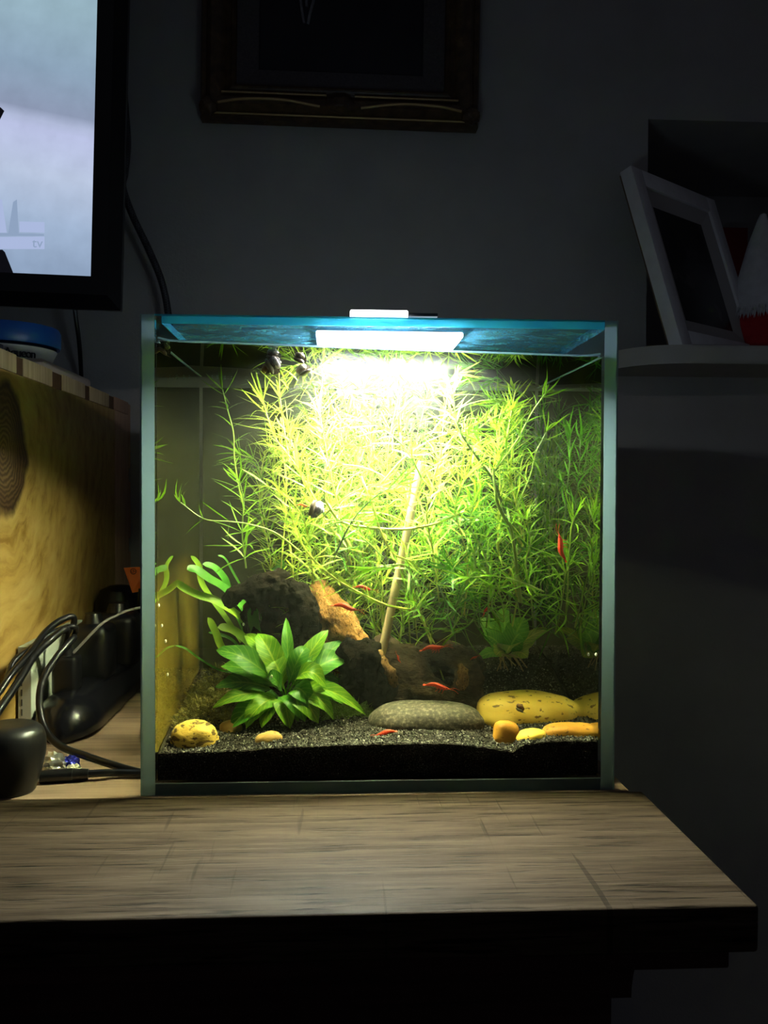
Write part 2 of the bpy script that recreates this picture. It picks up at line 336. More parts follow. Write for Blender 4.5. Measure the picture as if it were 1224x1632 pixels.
bm = nb(); bx(bm, (-IX, -.0002, H - .0012), (IX, .0005, H)); obj('rim_line', bm, m_edge_rim, tank, False, label='cyan top arris of the front pane')

# lamp
def led_mat():                                  # beam narrowed straight down, added to brighten the tank bottom
    m, nt = nodes_of('white_light_panel'); ge = N(nt, 'ShaderNodeNewGeometry'); d = N(nt, 'ShaderNodeVectorMath', operation='DOT_PRODUCT'); L(nt, ge, 'Normal', d, 0); L(nt, ge, 'Incoming', d, 1)
    p = N(nt, 'ShaderNodeMath', operation='POWER', i_1=1.3); nt.links.new(d.outputs['Value'], p.inputs[0]); q = N(nt, 'ShaderNodeMath', operation='MULTIPLY', i_1=LAMP_POWER); L(nt, p, 0, q, 0)
    e_ = N(nt, 'ShaderNodeEmission', i_Color=(.90, .94, 1.)); L(nt, q, 0, e_, 1); out(nt, e_); return m
m_led = led_mat(); m_house = emit('glowing_housing', (.92, .96, 1.), 3.6)
m_tab = emit('glowing_acrylic', (.92, .96, 1.), 6.)
m_black = plain('black_plastic', (.004, .004, .005), .35)
m_white_plastic = plain('white_plastic', (.75, .76, .78), .4)
lamp = thing('aquarium_lamp', 'small white light panel glowing on the glass lid of the aquarium', 'lamp', (.0, .07, H))
px0, px1 = at(505, 540, .06).x, at(728, 540, .06).x
bm = nb(); bx(bm, (px0, .022, H - .0106), (px1, .104, H - .0062), .0012); obj('housing', bm, m_house, lamp, label='glowing translucent housing')
bm = nb(); bx(bm, (px0 + .002, .024, H - .0120), (px1 - .002, .102, H - .0109)); obj('light_panel', bm, m_led, lamp, False)
tx0, tx1 = at(558, 500, .008).x, at(650, 500, .008).x
bm = nb(); bx(bm, (tx0, .004, H + .0002), (tx1, .0215, H + .0062), .0012); obj('diffuser', bm, m_tab, lamp, label='glowing clear acrylic tab over the front rim')
a = at(651, 503, .03); b = at(697, 505, .03)
bm = nb(); bx(bm, (a.x, .026, a.z - .0012), (b.x, .036, a.z + .0014), .0005); obj('bracket', bm, m_black, lamp, label='black bracket')

# ------------------------------------------------------------------ substrate
SOILP = [(-.166, .0285), (-.129, .0294), (-.10, .0300), (-.0776, .0321), (-.03, .0335), (-.0028, .0337), (.0444, .0341), (.075, .031), (.10, .0268), (.1087, .0330), (.135, .0345), (.1664, .0343)]
def soil_front(x): return float(np.interp(x, [p[0] for p in SOILP], [p[1] for p in SOILP]))
def soilz(x, y):
    t = max(0., (y - IY0) / (IY1 - IY0))
    back = .046 + .020 * max(0, min(1, (x + .05) / .15))
    s = t * t * (3 - 2 * t)
    return soil_front(x) * (1 - s) + back * s + .004 * min(1, t * 12) + .0022 * noise.noise(Vector((x * 40, y * 40, 3))) * min(1, t * 8 + .2)
m_soil = noisy('black_aqua_soil', [(.30, (.006, .005, .004)), (.52, (.018, .014, .011)), (.66, (.05, .043, .036)), (.74, (.16, .15, .14))], 900, .9, detail=2, bump=.8, bscale=700, spec=.15)
m_grain = [plain('grain_' + n, c, .8, spec=.2) for n, c in (('charcoal', (.05, .045, .042)), ('grey', (.14, .13, .12)), ('pale', (.34, .32, .29)), ('dark', (.018, .015, .013)))]
bm = nb(); nx, ny = 150, 90; g = []
for j in range(ny + 1):
    y = IY0 + .0009 + (IY1 - IY0 - .0018) * (j / ny) ** 1.15
    g.append([bm.verts.new((x, y, soilz(x, y) + .0010 * noise.noise(Vector((x * 420, y * 420, 1))))) for x in [-IX + .0009 + (2 * IX - .0018) * i / nx for i in range(nx + 1)]])
for j in range(ny):
    for i in range(nx): bm.faces.new((g[j][i], g[j][i + 1], g[j + 1][i + 1], g[j + 1][i]))
lo = [bm.verts.new((v.co.x, v.co.y, IZ + .0009)) for v in g[0]]
for i in range(nx): bm.faces.new((lo[i], lo[i + 1], g[0][i + 1], g[0][i]))
for gi, s in ((0, 1), (nx, -1)):
    col = [g[j][gi] for j in range(ny + 1)]; l2 = [lo[gi]] + [bm.verts.new((v.co.x, v.co.y, IZ + .0009)) for v in col[1:]]
    for j in range(ny): bm.faces.new((l2[j], l2[j + 1], col[j + 1], col[j]))
soil = obj('substrate', bm, m_soil, None); soil['kind'] = 'stuff'; tag(soil, 'deep bed of black soil and grey gravel behind the front glass', 'gravel')

def grains():
    ico = [(0, 0, 1), (.9, 0, .2), (-.3, .9, .1), (-.4, -.8, .15), (.2, .1, -.9)]; fc = [(0, 1, 2), (0, 2, 3), (0, 3, 1), (4, 2, 1), (4, 3, 2), (4, 1, 3)]
    V, Fc, M = [], [], []
    for k in range(15000):
        x = random.uniform(-IX + .003, IX - .003); y = IY0 + .002 + (IY1 - IY0 - .006) * random.random() ** 1.7; r = random.uniform(.0005, .00125)
        c = Vector((x, y, soilz(x, y) + r * .4)); q = Quaternion(Vector((random.gauss(0, 1), random.gauss(0, 1), random.gauss(0, 1))).normalized(), random.random() * 6)
        n = len(V); V += [tuple(c + q @ (Vector(p) * r)) for p in ico]; Fc += [tuple(n + i for i in f) for f in fc]
        M += [random.choices(range(4), (4, 5, 1.0, 2))[0]] * 6
    for k in range(2600):                       # grains pressed against the front pane
        x = random.uniform(-IX + .002, IX - .002); zt = soil_front(x); z = zt - (zt - IZ - .002) * random.random() ** 1.2; r = random.uniform(.0004, .0009)
        c = Vector((x, IY0 + .0012, z)); q = Quaternion(Vector((random.gauss(0, 1), random.gauss(0, 1), random.gauss(0, 1))).normalized(), random.random() * 6)
        n = len(V); V += [tuple(c + q @ (Vector(p) * r)) for p in ico]; Fc += [tuple(n + i for i in f) for f in fc]
        M += [random.choices(range(4), (3, .7, .05, 7))[0]] * 6
    me = bpy.data.meshes.new('gravel_grains'); me.from_pydata(V, [], Fc)
    for m in m_grain: me.materials.append(m)
    me.polygons.foreach_set('material_index', M); me.update()
    o = bpy.data.objects.new('gravel_grains', me); C.objects.link(o); o.parent = soil; o.matrix_parent_inverse = Matrix.Translation(-soil.location); o['kind'] = 'stuff'
grains()

# ------------------------------------------------------------------ stones
def stone_mat(name, stops, scale, pits, pit_col, bump=.3, rough=.55):
    m, nt = nodes_of(name); tc = N(nt, 'ShaderNodeTexCoord')
    n1 = N(nt, 'ShaderNodeTexNoise', i_Scale=scale, i_Detail=7., i_Roughness=.6); L(nt, tc, 'Object', n1, 'Vector')
    r = ramp(nt, stops); L(nt, n1, 0, r, 0)
    n2 = N(nt, 'ShaderNodeTexNoise', i_Scale=260., i_Detail=3., i_Roughness=.5); mp = N(nt, 'ShaderNodeMapping'); mp.inputs['Scale'].default_value = (.6, .6, 1.2); L(nt, tc, 'Object', mp, 0); L(nt, mp, 0, n2, 'Vector')
    p = N(nt, 'ShaderNodeMapRange', i_1=pits, i_2=pits + .05, i_3=1., i_4=0.); L(nt, n2, 0, p, 0)
    mx = N(nt, 'ShaderNodeMix', data_type='RGBA'); L(nt, p, 0, mx, 0); L(nt, r, 0, mx, 6); mx.inputs[7].default_value = (*pit_col, 1)
    b = N(nt, 'ShaderNodeBsdfPrincipled', i_Roughness=rough); b.inputs['Specular IOR Level'].default_value = .3; L(nt, mx, 2, b, 'Base Color')
    bp = N(nt, 'ShaderNodeBump', i_Strength=bump, i_Distance=.001); L(nt, n2, 0, bp, 'Height'); L(nt, bp, 0, b, 'Normal'); out(nt, b); return m
m_yel = stone_mat('yellow_stone', [(.3, (.80, .48, .06)), (.55, (.88, .58, .10)), (.75, (.90, .66, .20))], 30, .345, (.24, .12, .02))
m_org = stone_mat('orange_stone', [(.3, (.42, .17, .02)), (.6, (.58, .28, .035)), (.8, (.62, .36, .08))], 60, .33, (.22, .09, .02))
m_tan = stone_mat('tan_stone', [(.3, (.36, .20, .055)), (.7, (.50, .31, .10))], 60, .34, (.25, .14, .05))
m_gry = stone_mat('grey_stone', [(.36, (.040, .034, .025)), (.53, (.075, .062, .044)), (.64, (.17, .145, .105))], 330, .28, (.07, .065, .055), bump=.5, rough=.8)
m_ylw2 = stone_mat('pitted_yellow_stone', [(.3, (.55, .34, .05)), (.7, (.72, .50, .12))], 40, .43, (.13, .075, .02), bump=.7)
def stone(name, label, x0, y0, x1, y1, Y, m, depth=.8, sq=2.4, rot=0, seed=0, amp=.06, group=None):
    a, b = at(x0, y0, Y), at(x1, y1, Y); c = (a + b) / 2; rx, rz = abs(b.x - a.x) / 2, abs(b.z - a.z) / 2
    if rot:
        pass
    bm = nb(); bmesh.ops.create_icosphere(bm, subdivisions=4, radius=1)
    for v in bm.verts:
        n = v.co.normalized(); k = (abs(n.x) ** sq + abs(n.y) ** sq + abs(n.z) ** sq) ** (-1 / sq)
        k *= 1 + amp * noise.noise(n * 1.6 + Vector((seed, 0, 0))) + amp * .3 * noise.noise(n * 5 + Vector((0, seed, 0)))
        p = Vector((n.x * rx, n.y * rx * depth, n.z * rz)) * k
        v.co = Matrix.Rotation(rot, 3, 'Y') @ p + c
    o = obj(name, bm, m); tag(o, label, 'stone', group); return o
stone('river_stone', 'large smooth yellow stone at the right, biggest stone in the aquarium', 757, 1104, 929, 1174, .068, m_yel, .62, 2.5, .05, 1)
stone('river_stone', 'large grey oval stone beside the big yellow stone', 589, 1119, 768, 1178, .052, m_gry, .55, 2.5, .02, 2)
stone('river_stone', 'small tan blocky stone leaning on the front of the big yellow stone', 786, 1150, 826, 1190, .026, m_org, .8, 3.2, .15, 3)
stone('pebble', 'small bright yellow pebble between the tan block and the long orange stone', 822, 1162, 871, 1188, .020, m_yel, .7, 2.2, -.10, 4)
stone('river_stone', 'long orange yellow stone against the right end of the front glass', 864, 1153, 956, 1183, .024, m_org, .45, 2.7, .0, 5)
stone('river_stone', 'pitted yellow stone in the front left corner of the aquarium', 271, 1149, 348, 1202, .026, m_ylw2, .75, 2.2, .0, 6, .1)
stone('pebble', 'small tan pebble half hidden behind the left sword plant leaf', 350, 1148, 386, 1174, .047, m_tan, .8, 2.2, .0, 7, .1)
stone('pebble', 'flat tan pebble at the front glass under the sword plant', 404, 1167, 450, 1194, .022, m_tan, .6, 2.3, -.25, 8, .12)
stone('pebble', 'tiny pale pebble right of the big yellow stone', 928, 1143, 944, 1156, .062, m_tan, .8, 2.2, .0, 9, .12)

# ------------------------------------------------------------------ driftwood
def wood_mat(name, stops, scale, stretch, hole):
    m, nt = nodes_of(name); tc = N(nt, 'ShaderNodeNewGeometry'); mp = N(nt, 'ShaderNodeMapping'); mp.inputs['Scale'].default_value = stretch; L(nt, tc, 'Position', mp, 0)
    n1 = N(nt, 'ShaderNodeTexNoise', i_Scale=scale, i_Detail=8., i_Roughness=.68); L(nt, mp, 0, n1, 'Vector'); r = ramp(nt, stops); L(nt, n1, 0, r, 0)
    vo = N(nt, 'ShaderNodeTexVoronoi', i_Scale=330.); L(nt, mp, 0, vo, 'Vector')
    p = N(nt, 'ShaderNodeMapRange', i_1=.12, i_2=.34, i_3=hole, i_4=1.); L(nt, vo, 0, p, 0)
    mx = N(nt, 'ShaderNodeMix', data_type='RGBA', blend_type='MULTIPLY'); mx.inputs[0].default_value = 1; L(nt, r, 0, mx, 6); L(nt, p, 0, mx, 7)
    b = N(nt, 'ShaderNodeBsdfPrincipled', i_Roughness=.85); b.inputs['Specular IOR Level'].default_value = .06; L(nt, mx, 2, b, 'Base Color')
    bp = N(nt, 'ShaderNodeBump', i_Strength=1., i_Distance=.005); n3 = N(nt, 'ShaderNodeTexNoise', i_Scale=170., i_Detail=6., i_Roughness=.7); L(nt, mp, 0, n3, 'Vector'); L(nt, n3, 0, bp, 'Height'); L(nt, bp, 0, b, 'Normal'); out(nt, b); return m
m_wd = wood_mat('dark_driftwood', [(.34, (.003, .002, .0015)), (.55, (.008, .005, .003)), (.66, (.030, .015, .008)), (.76, (.16, .075, .026))], 34, (1, 1, 1.3), .5)
m_wo = wood_mat('pale_porous_driftwood', [(.32, (.04, .017, .006)), (.48, (.23, .105, .030)), (.75, (.40, .21, .075))], 30, (1.4, 1, .8), .25)  # orange of the lit fragment put into its paler wood colour
m_ws = wood_mat('orange_lit_wood', [(.30, (.03, .015, .008)), (.5, (.20, .10, .035)), (.7, (.36, .20, .08))], 60, (1.4, 1, .8), .2)  # orange of the lit patches put into the wood colour
m_wl = wood_mat('brown_log', [(.30, (.012, .007, .005)), (.5, (.055, .034, .022)), (.64, (.12, .078, .048)), (.76, (.26, .15, .07))], 26, (1, 1, 2.4), .6)
def lump(name, chains, m, parent, voxel=.0016, amp=.003, freq=70, label=None, seed=0, carve=()):
    bm = nb()
    for ch in chains:
        pts = [at(*p[:3]) for p in ch]; rs = [p[3] for p in ch]; P = spline(pts, 5); R_ = np.interp(np.linspace(0, 1, len(P)), np.linspace(0, 1, len(rs)), rs)
        for p, r in zip(P, R_): bmesh.ops.create_icosphere(bm, subdivisions=2, radius=float(r), matrix=Matrix.Translation(p))
    me = bpy.data.meshes.new('tmp'); bm.to_mesh(me); bm.free()
    t = bpy.data.objects.new('tmp', me); C.objects.link(t); md = t.modifiers.new('r', 'REMESH'); md.mode = 'VOXEL'; md.voxel_size = voxel
    me2 = bpy.data.meshes.new_from_object(t.evaluated_get(bpy.context.evaluated_depsgraph_get())); bpy.data.objects.remove(t)
    bm = nb(); bm.from_mesh(me2); bm.normal_update(); sv = Vector((seed, seed * 2, 0))
    for v in bm.verts:
        n = noise.noise(v.co * 330 + sv) * amp * .22 + noise.noise(v.co * freq + sv) * amp + noise.noise(v.co * freq * 3 + sv) * amp * .45 + abs(noise.noise(Vector((v.co.x * 160, v.co.y * 160, v.co.z * 60)) + sv)) * -amp * .5
        v.co = v.co + v.normal * n
    for cp in carve:                             # press a hollow into the wood
        c = at(*cp[:3])
        for v in bm.verts:
            d = Vector(((v.co.x - c.x) / cp[3], (v.co.z - c.z) / cp[4]))
            if d.length < 1 and v.co.y < c.y + .03: v.co.y += cp[5] * (1 - d.length ** 2)
    return obj(name, bm, m, parent, label=label)
dw = thing('driftwood', 'knobbly dark driftwood log with an arched hollow lying behind the grey stone', 'driftwood', at(600, 1110, .11))
lump('stump', [[(372, 950, .085, .009), (400, 938, .09, .012), (440, 930, .10, .012), (470, 950, .105, .013), (492, 985, .11, .015), (480, 1030, .11, .018)],
               [(440, 935, .115, .014), (430, 980, .13, .020), (430, 1040, .125, .022), (430, 1075, .12, .02)], [(405, 945, .095, .010), (410, 985, .115, .014), (412, 1040, .11, .016)]], m_wd, dw, amp=.0062, freq=58, seed=1, label='dark upright stump with a ragged lip', carve=[(440, 995, .10, .022, .030, .018)])
lump('broken_branch', [[(512, 945, .125, .012), (530, 975, .115, .0155), (552, 1005, .105, .014), (566, 1022, .10, .010)], [(520, 1000, .12, .016), (540, 1040, .12, .018)]], m_wo, dw, amp=.003, seed=2, label='pale porous broken branch lit orange')
lump('root', [[(562, 1036, .075, .010), (580, 1055, .07, .014), (600, 1085, .07, .015), (608, 1112, .075, .012)], [(570, 1080, .085, .016), (560, 1110, .085, .014)], [(590, 1030, .085, .010), (560, 1060, .09, .012)]], m_wd, dw, amp=.006, freq=62, seed=3, label='black shaggy root end', carve=[(585, 1075, .06, .010, .016, .006)])
lump('lit_patch', [[(606, 1040, .071, .0022), (613, 1056, .066, .0042), (620, 1072, .064, .0055), (630, 1090, .066, .0035)], [(612, 1060, .068, .004), (618, 1092, .070, .003)]], m_ws, dw, voxel=.0010, amp=.0028, seed=4, label='orange patch of lit wood on the root edge')  # lit patch of the root edge, put into shape and orange colour
lump('log', [[(612, 1030, .10, .011), (640, 1060, .09, .016), (670, 1095, .085, .018), (700, 1125, .085, .017)], [(628, 1060, .10, .016), (640, 1110, .09, .018), (620, 1120, .085, .014)],
             [(640, 1052, .105, .010), (680, 1045, .10, .010), (715, 1046, .097, .0095), (742, 1058, .09, .011), (748, 1090, .085, .013), (745, 1125, .082, .016)],
             [(690, 1075, .165, .026), (735, 1080, .165, .026)], [(650, 1052, .13, .014), (700, 1046, .13, .013), (745, 1058, .13, .014)], [(655, 1050, .15, .014), (700, 1044, .155, .016), (748, 1058, .15, .014)]], m_wl, dw, amp=.003, seed=5, label='brown log with an arched hollow')  # rear roof and back lumps added to keep the hollow in shade
lump('knot', [[(733, 1060, .078, .0035), (738, 1078, .0715, .006), (737, 1092, .074, .004)]], m_ws, dw, voxel=.0012, amp=.003, seed=6, label='pale orange knot beside the hollow')

# bamboo stick
m_stick = noisy('pale_bamboo', [(.3, (.42, .30, .14)), (.7, (.60, .46, .25))], 25, .5, stretch=(6, 6, .6), bump=.15)
bm = nb(); A, B = at(672, 735, .074), at(608, 1046, .088); pts = [A.lerp(B, k / 14) for k in range(15)]
tube(bm, pts, [.0031 + (.0003 if k in (4, 9) else 0) + .0006 * k / 14 for k in range(15)], 12)
st = obj('bamboo_stick', bm, m_stick); tag(st, 'thin pale bamboo stick leaning upright in the middle of the plants', 'stick')

# ------------------------------------------------------------------ sword plant
m_sw = [leafmat('sword_leaf_green', (.05, .20, .012), (.085, .29, .018), True, .42), leafmat('sword_leaf_light', (.13, .33, .014), (.21, .43, .025), True, .45), leafmat('sword_leaf_deep', (.03, .13, .010), (.055, .20, .014), True, .4)]
def blade(base, tip, w, arch=.0, nh=(0, -.6, .8), fold=.25, wave=.0, prof=None, seg=12, twist=0.):
    """a leaf: midrib from base to tip bowed by arch along nh, w = full width"""
    bm = nb(); uvl = bm.loops.layers.uv.new('UVMap'); nh = Vector(nh).normalized(); mid = (base + tip) / 2 + nh * arch; rows = []
    ct = mid * 2 - (base + tip) / 2
    ph = random.random() * 6
    for k in range(seg + 1):
        t = k / seg; p = base * (1 - t) ** 2 + ct * 2 * t * (1 - t) + tip * t * t
        tg = ((ct - base) * (1 - t) + (tip - ct) * t).normalized(); sd = tg.cross(nh).normalized(); nn = sd.cross(tg).normalized()
        if twist: q = Quaternion(tg, twist * t); sd = q @ sd; nn = q @ nn
        s = prof(t) if prof else (max(.05, min(1, t * 6) * .10) if t < .18 else .10 + .90 * math.sin(math.pi * ((t - .18) / .82) ** .80) ** .85 if t < 1 else .0)
        hw = w / 2 * max(s, .015)
        row = []
        for j, u in enumerate((-1, -.5, 0, .5, 1)):
            wv = wave * math.sin(t * 17 + ph + (1.5 if u > 0 else 0)) * abs(u)
            row.append((bm.verts.new(p + sd * u * hw + nn * (abs(u) * fold * hw + wv)), (u + 1) / 2, t))
        rows.append(row)
    for A_, B_ in zip(rows, rows[1:]):
        for j in range(4):
            q = (A_[j], A_[j + 1], B_[j + 1], B_[j]); f = bm.faces.new([v[0] for v in q])
            for lp, v in zip(f.loops, q): lp[uvl].uv = (v[1], v[2])
    return bm
def leaf(name, parent, bm, m): return obj(name, bm, m, parent)
swc = at(455, 1112, .068); swc.z = soilz(swc.x, .068)
sw = thing('sword_plant', 'bushy sword plant with broad veined bright green leaves at the front left', 'plant', swc)
crown = swc + Vector((0, 0, .010))
for tx, ty, ty_depth, w, arch, mi, bx_, by_ in [
    (345, 1037, .050, .021, .012, 0, 448, 1085), (343, 1095, .050, .019, .010, 2, 445, 1095), (339, 1128, .034, .014, .012, 1, 440, 1108), (399, 1143, .022, .016, .010, 1, 450, 1112),
    (367, 1178, .030, .023, .010, 0, 450, 1112), (417, 1181, .022, .014, .010, 1, 455, 1115), (508, 1174, .028, .021, .018, 1, 470, 1105), (531, 1166, .040, .013, .016, 1, 475, 1105),
    (583, 1148, .046, .014, .018, 1, 470, 1090), (546, 1122, .050, .018, .014, 0, 470, 1095), (521, 1098, .040, .018, .022, 1, 465, 1085), (556, 1048, .070, .023, .012, 0, 470, 1090),
    (556, 1022, .090, .018, .008, 2, 480, 1070), (523, 1004, .075, .016, .005, 1, 465, 1085), (456, 985, .080, .010, .003, 0, 465, 1075), (410, 1010, .070, .020, .010, 1, 455, 1090),
    (389, 1010, .085, .016, .010, 1, 450, 1080), (489, 1032, .062, .016, .012, 0, 455, 1095), (486, 1150, .024, .020, .016, 0, 460, 1105), (425, 1080, .040, .015, .010, 2, 455, 1105),
    (462, 1180, .022, .018, .014, 1, 458, 1112), (392, 1176, .026, .018, .012, 1, 450, 1112), (530, 1140, .034, .018, .016, 1, 470, 1108), (352, 1062, .060, .018, .010, 0, 448, 1092), (500, 1128, .030, .019, .018, 0, 464, 1105), (540, 1084, .075, .016, .012, 2, 468, 1095), (378, 1072, .080, .014, .010, 2, 450, 1095), (432, 1050, .060, .020, .010, 1, 456, 1098), (505, 1060, .055, .014, .012, 0, 462, 1098),
    (420, 1160, .040, .020, .012, 2, 452, 1110), (372, 1150, .048, .016, .010, 2, 450, 1108), (476, 1170, .036, .018, .014, 0, 458, 1110), (560, 1095, .085, .013, .010, 2, 470, 1095)]:
    tip = at(tx, ty, ty_depth + .012); b0 = crown.lerp(at(bx_, by_, .064), .6); tip.z = max(tip.z, soilz(tip.x, tip.y) + .003)
    leaf('leaf', sw, blade(b0, tip, w * 1.0, arch, (random.uniform(-.15, .15), -.62, .78), random.uniform(.15, .4), random.uniform(.0003, .0010)), m_sw[mi])

# strap leaved plant at the left
m_st = [leafmat('strap_leaf_green', (.035, .17, .012), (.065, .24, .02), False, .45), leafmat('strap_leaf_yellow', (.13, .26, .015), (.20, .34, .025), False, .45)]
sc = at(425, 1105, .135); sc.z = soilz(sc.x, .135)
sp_ = thing('strap_leaved_plant', 'plant with long narrow strap leaves fanning left behind the sword plant', 'plant', sc)
flat = lambda t: min(1, .45 + t * 1.6) * (1 if t < .86 else math.sqrt(max(0., 1 - ((t - .86) / .14) ** 2)))
def strap(path, w, mi, nh=(0.15, -.7, .7)):
    P = spline([at(*p) for p in path], 6); n = len(P); bm = nb(); nhv = Vector(nh); rows = []
    for k, p in enumerate(P):
        tg = (P[min(k + 1, n - 1)] - P[max(k - 1, 0)]).normalized(); sd = tg.cross(nhv).normalized(); nn = sd.cross(tg); hw = w * .41 * max(.08, flat(k / (n - 1)))
        rows.append([bm.verts.new(p + sd * u * hw + nn * abs(u) * hw * .3) for u in (-1, 0, 1)])
    for a, b in zip(rows, rows[1:]):
        for j in range(2): bm.faces.new((a[j], a[j + 1], b[j + 1], b[j]))
    leaf('leaf', sp_, bm, m_st[mi])
B0 = (425, 1090, .135)
strap([B0, (400, 985, .12), (362, 942, .11), (333, 923, .10), (312, 909, .095), (298, 908, .09)], .0105, 0)
strap([B0, (395, 1000, .12), (350, 962, .105), (318, 950, .10), (296, 940, .095), (275, 925, .09)], .010, 1)
strap([B0, (398, 990, .13), (366, 945, .12), (357, 922, .115), (341, 905, .11), (323, 899, .105)], .0085, 0)
strap([B0, (370, 1000, .13), (324, 935, .125), (317, 903, .12), (304, 886, .115)], .0065, 1)
strap([B0, (385, 1060, .12), (355, 1035, .11), (343, 1008, .105), (331, 984, .10)], .0085, 1)
strap([B0, (405, 1040, .10), (388, 1018, .09), (368, 1004, .085), (347, 1000, .08)], .0105, 1)
strap([B0, (390, 1075, .11), (350, 1068, .10), (318, 1050, .09), (296, 1034, .085), (279, 1029, .08)], .0026, 0)
strap([B0, (395, 1020, .14), (372, 972, .135), (350, 960, .13), (332, 957, .125)], .005, 0)
strap([B0, (430, 960, .145), (438, 918, .14), (445, 905, .135), (452, 893, .132)], .0115, 0)
strap([B0, (455, 950, .15), (465, 916, .145), (478, 907, .14), (491, 910, .138)], .004, 0)
strap([B0, (412, 1030, .115), (404, 995, .105), (402, 966, .10)], .012, 0)
strap([B0, (414, 1035, .12), (408, 1000, .115), (415, 978, .11)], .009, 0)
strap([B0, (402, 975, .15), (370, 910, .145), (358, 890, .14), (347, 885, .138)], .0028, 0)
strap([B0, (395, 1050, .125), (372, 1022, .115), (352, 1012, .11), (332, 1008, .105)], .004, 0)

# ------------------------------------------------------------------ broad leaved plant with roots, back right
m_an = [leafmat('dark_round_leaf', (.09, .27, .025), (.14, .36, .04), True, .4), leafmat('olive_round_leaf', (.22, .29, .035), (.32, .38, .06), True, .4)]
ac = at(805, 1050, .165); ac.z = soilz(ac.x, .165)
an = thing('rooted_plant', 'low dark green plant with oval leaves and bare roots behind the big yellow stone', 'plant', ac)
for tx, ty, d, w, mi in [(770, 1012, .15, .022, 0), (790, 1045, .14, .020, 1), (828, 1010, .15, .024, 0), (836, 985, .16, .022, 0), (875, 1002, .15, .011, 1), (841, 1048, .14, .020, 1), (852, 1018, .16, .02, 1), (765, 985, .17, .02, 0), (800, 970, .175, .024, 0), (815, 1030, .14, .024, 1), (760, 1050, .13, .012, 0), (690, 1030, .16, .02, 1), (720, 1022, .17, .02, 1)]:
    b0 = at(806, 1045, .165) if tx > 730 else at(715, 1060, .17)
    leaf('leaf', an, blade(b0, at(tx, ty, d), w, .008, (0, -.75, .65), .2, .0006), m_an[mi])
m_root = plain('pale_root', (.30, .19, .09), .7)
for k in range(9):
    a = at(800 + random.uniform(-10, 12), 1045, .155); b = at(792 + k * 6, 1062 + random.uniform(-4, 8), .13 + random.uniform(-.01, .01)); b.z = max(b.z, soilz(b.x, b.y) + .0005)
    wire('root', [a, (a + b) / 2 + Vector((random.uniform(-.004, .004), -.004, .006)), b], .0006, m_root, an, 4, 5)

# ------------------------------------------------------------------ moss, back left
m_moss = [leafmat('brown_moss', (.12, .10, .025), (.18, .15, .03), False, .3), leafmat('green_moss', (.10, .17, .02), (.16, .22, .03), False, .3)]
def moss(name, label, region, n, m, hmax):
    V, Fc = [], []
    for k in range(n):
        x, y = random.uniform(*region[0]), random.uniform(*region[1]); u = (x - region[0][0]) / (region[0][1] - region[0][0]); env = math.sin(math.pi * min(1, max(0, u))) ** .6
        z = soilz(x, y) + random.random() * hmax * env * (.5 + .5 * random.random()); d = Vector((random.gauss(0, 1), random.gauss(0, 1), random.gauss(.3, .7))).normalized(); l = random.uniform(.004, .010)
        p = Vector((x, y, z)); s = d.orthogonal().normalized() * .00035; q = p + d * l * .5 + Vector((random.gauss(0, .001), random.gauss(0, .001), random.gauss(0, .001))); e_ = p + d * l
        i = len(V); V += [tuple(p - s), tuple(p + s), tuple(q + s), tuple(q - s), tuple(e_)]; Fc += [(i, i + 1, i + 2, i + 3), (i + 3, i + 2, i + 4)]
    me = bpy.data.meshes.new(name); me.from_pydata(V, [], Fc); me.materials.append(m); o = bpy.data.objects.new(name, me); C.objects.link(o); o['kind'] = 'stuff'; tag(o, label, 'moss')
moss('moss_clump', 'olive brown mossy clump behind the pitted yellow stone', ((-.160, -.085), (.05, .14)), 5200, m_moss[0], .030)
moss('moss_carpet', 'dark green moss under the driftwood root beside the sword plant', ((-.045, .0), (.06, .085)), 1500, m_moss[1], .012)

# ------------------------------------------------------------------ fine leaved stem plants
m_nj = [leafmat('needle_leaf_yellow_green', (.28, .42, .025), (.38, .51, .05), False, .5), leafmat('needle_leaf_green', (.13, .31, .008), (.20, .40, .012), False, .5), leafmat('needle_leaf_deep', (.045, .19, .006), (.085, .26, .010), False, .45)]  # deep copy puts shade into the lower, back and right hand stems
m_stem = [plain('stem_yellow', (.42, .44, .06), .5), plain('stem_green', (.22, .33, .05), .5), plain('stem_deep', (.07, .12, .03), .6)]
LV = []                                         # leaf shapes: unit length along x, ribbon of four segments
for bend, kink in ((.0, 0), (.12, .0), (.22, .03), (-.10, .02), (.32, .0), (.05, -.08), (.15, .12), (.45, .05)):
    rows = []
    for k, t in enumerate((0, .25, .5, .75, 1.)):
        w = (.35, .9, 1., .75, .06)[k] * .5; z = -bend * t * t + .02; y = kink * math.sin(t * 4)
        x = t * (1 - .25 * abs(bend) * t)
        rows += [(x, y - w * .1, z), (x, y + w * .1, z)]
    LV.append(np.array(rows))
LF = [(2 * k, 2 * k + 1, 2 * k + 3, 2 * k + 2) for k in range(4)]
LM = {}
for mi in range(3):
    for k, v in enumerate(LV):
        me = bpy.data.meshes.new('leaf'); me.from_pydata([tuple(p) for p in v], [], LF); me.materials.append(m_nj[mi]); me.polygons.foreach_set('use_smooth', [True] * 4); LM[mi, k] = me
def inside(p):
    return Vector((max(-.160, min(.160, p.x)), max(.016, min(.222, p.y)), min(p.z, wz(p.x, p.y) - .002)))
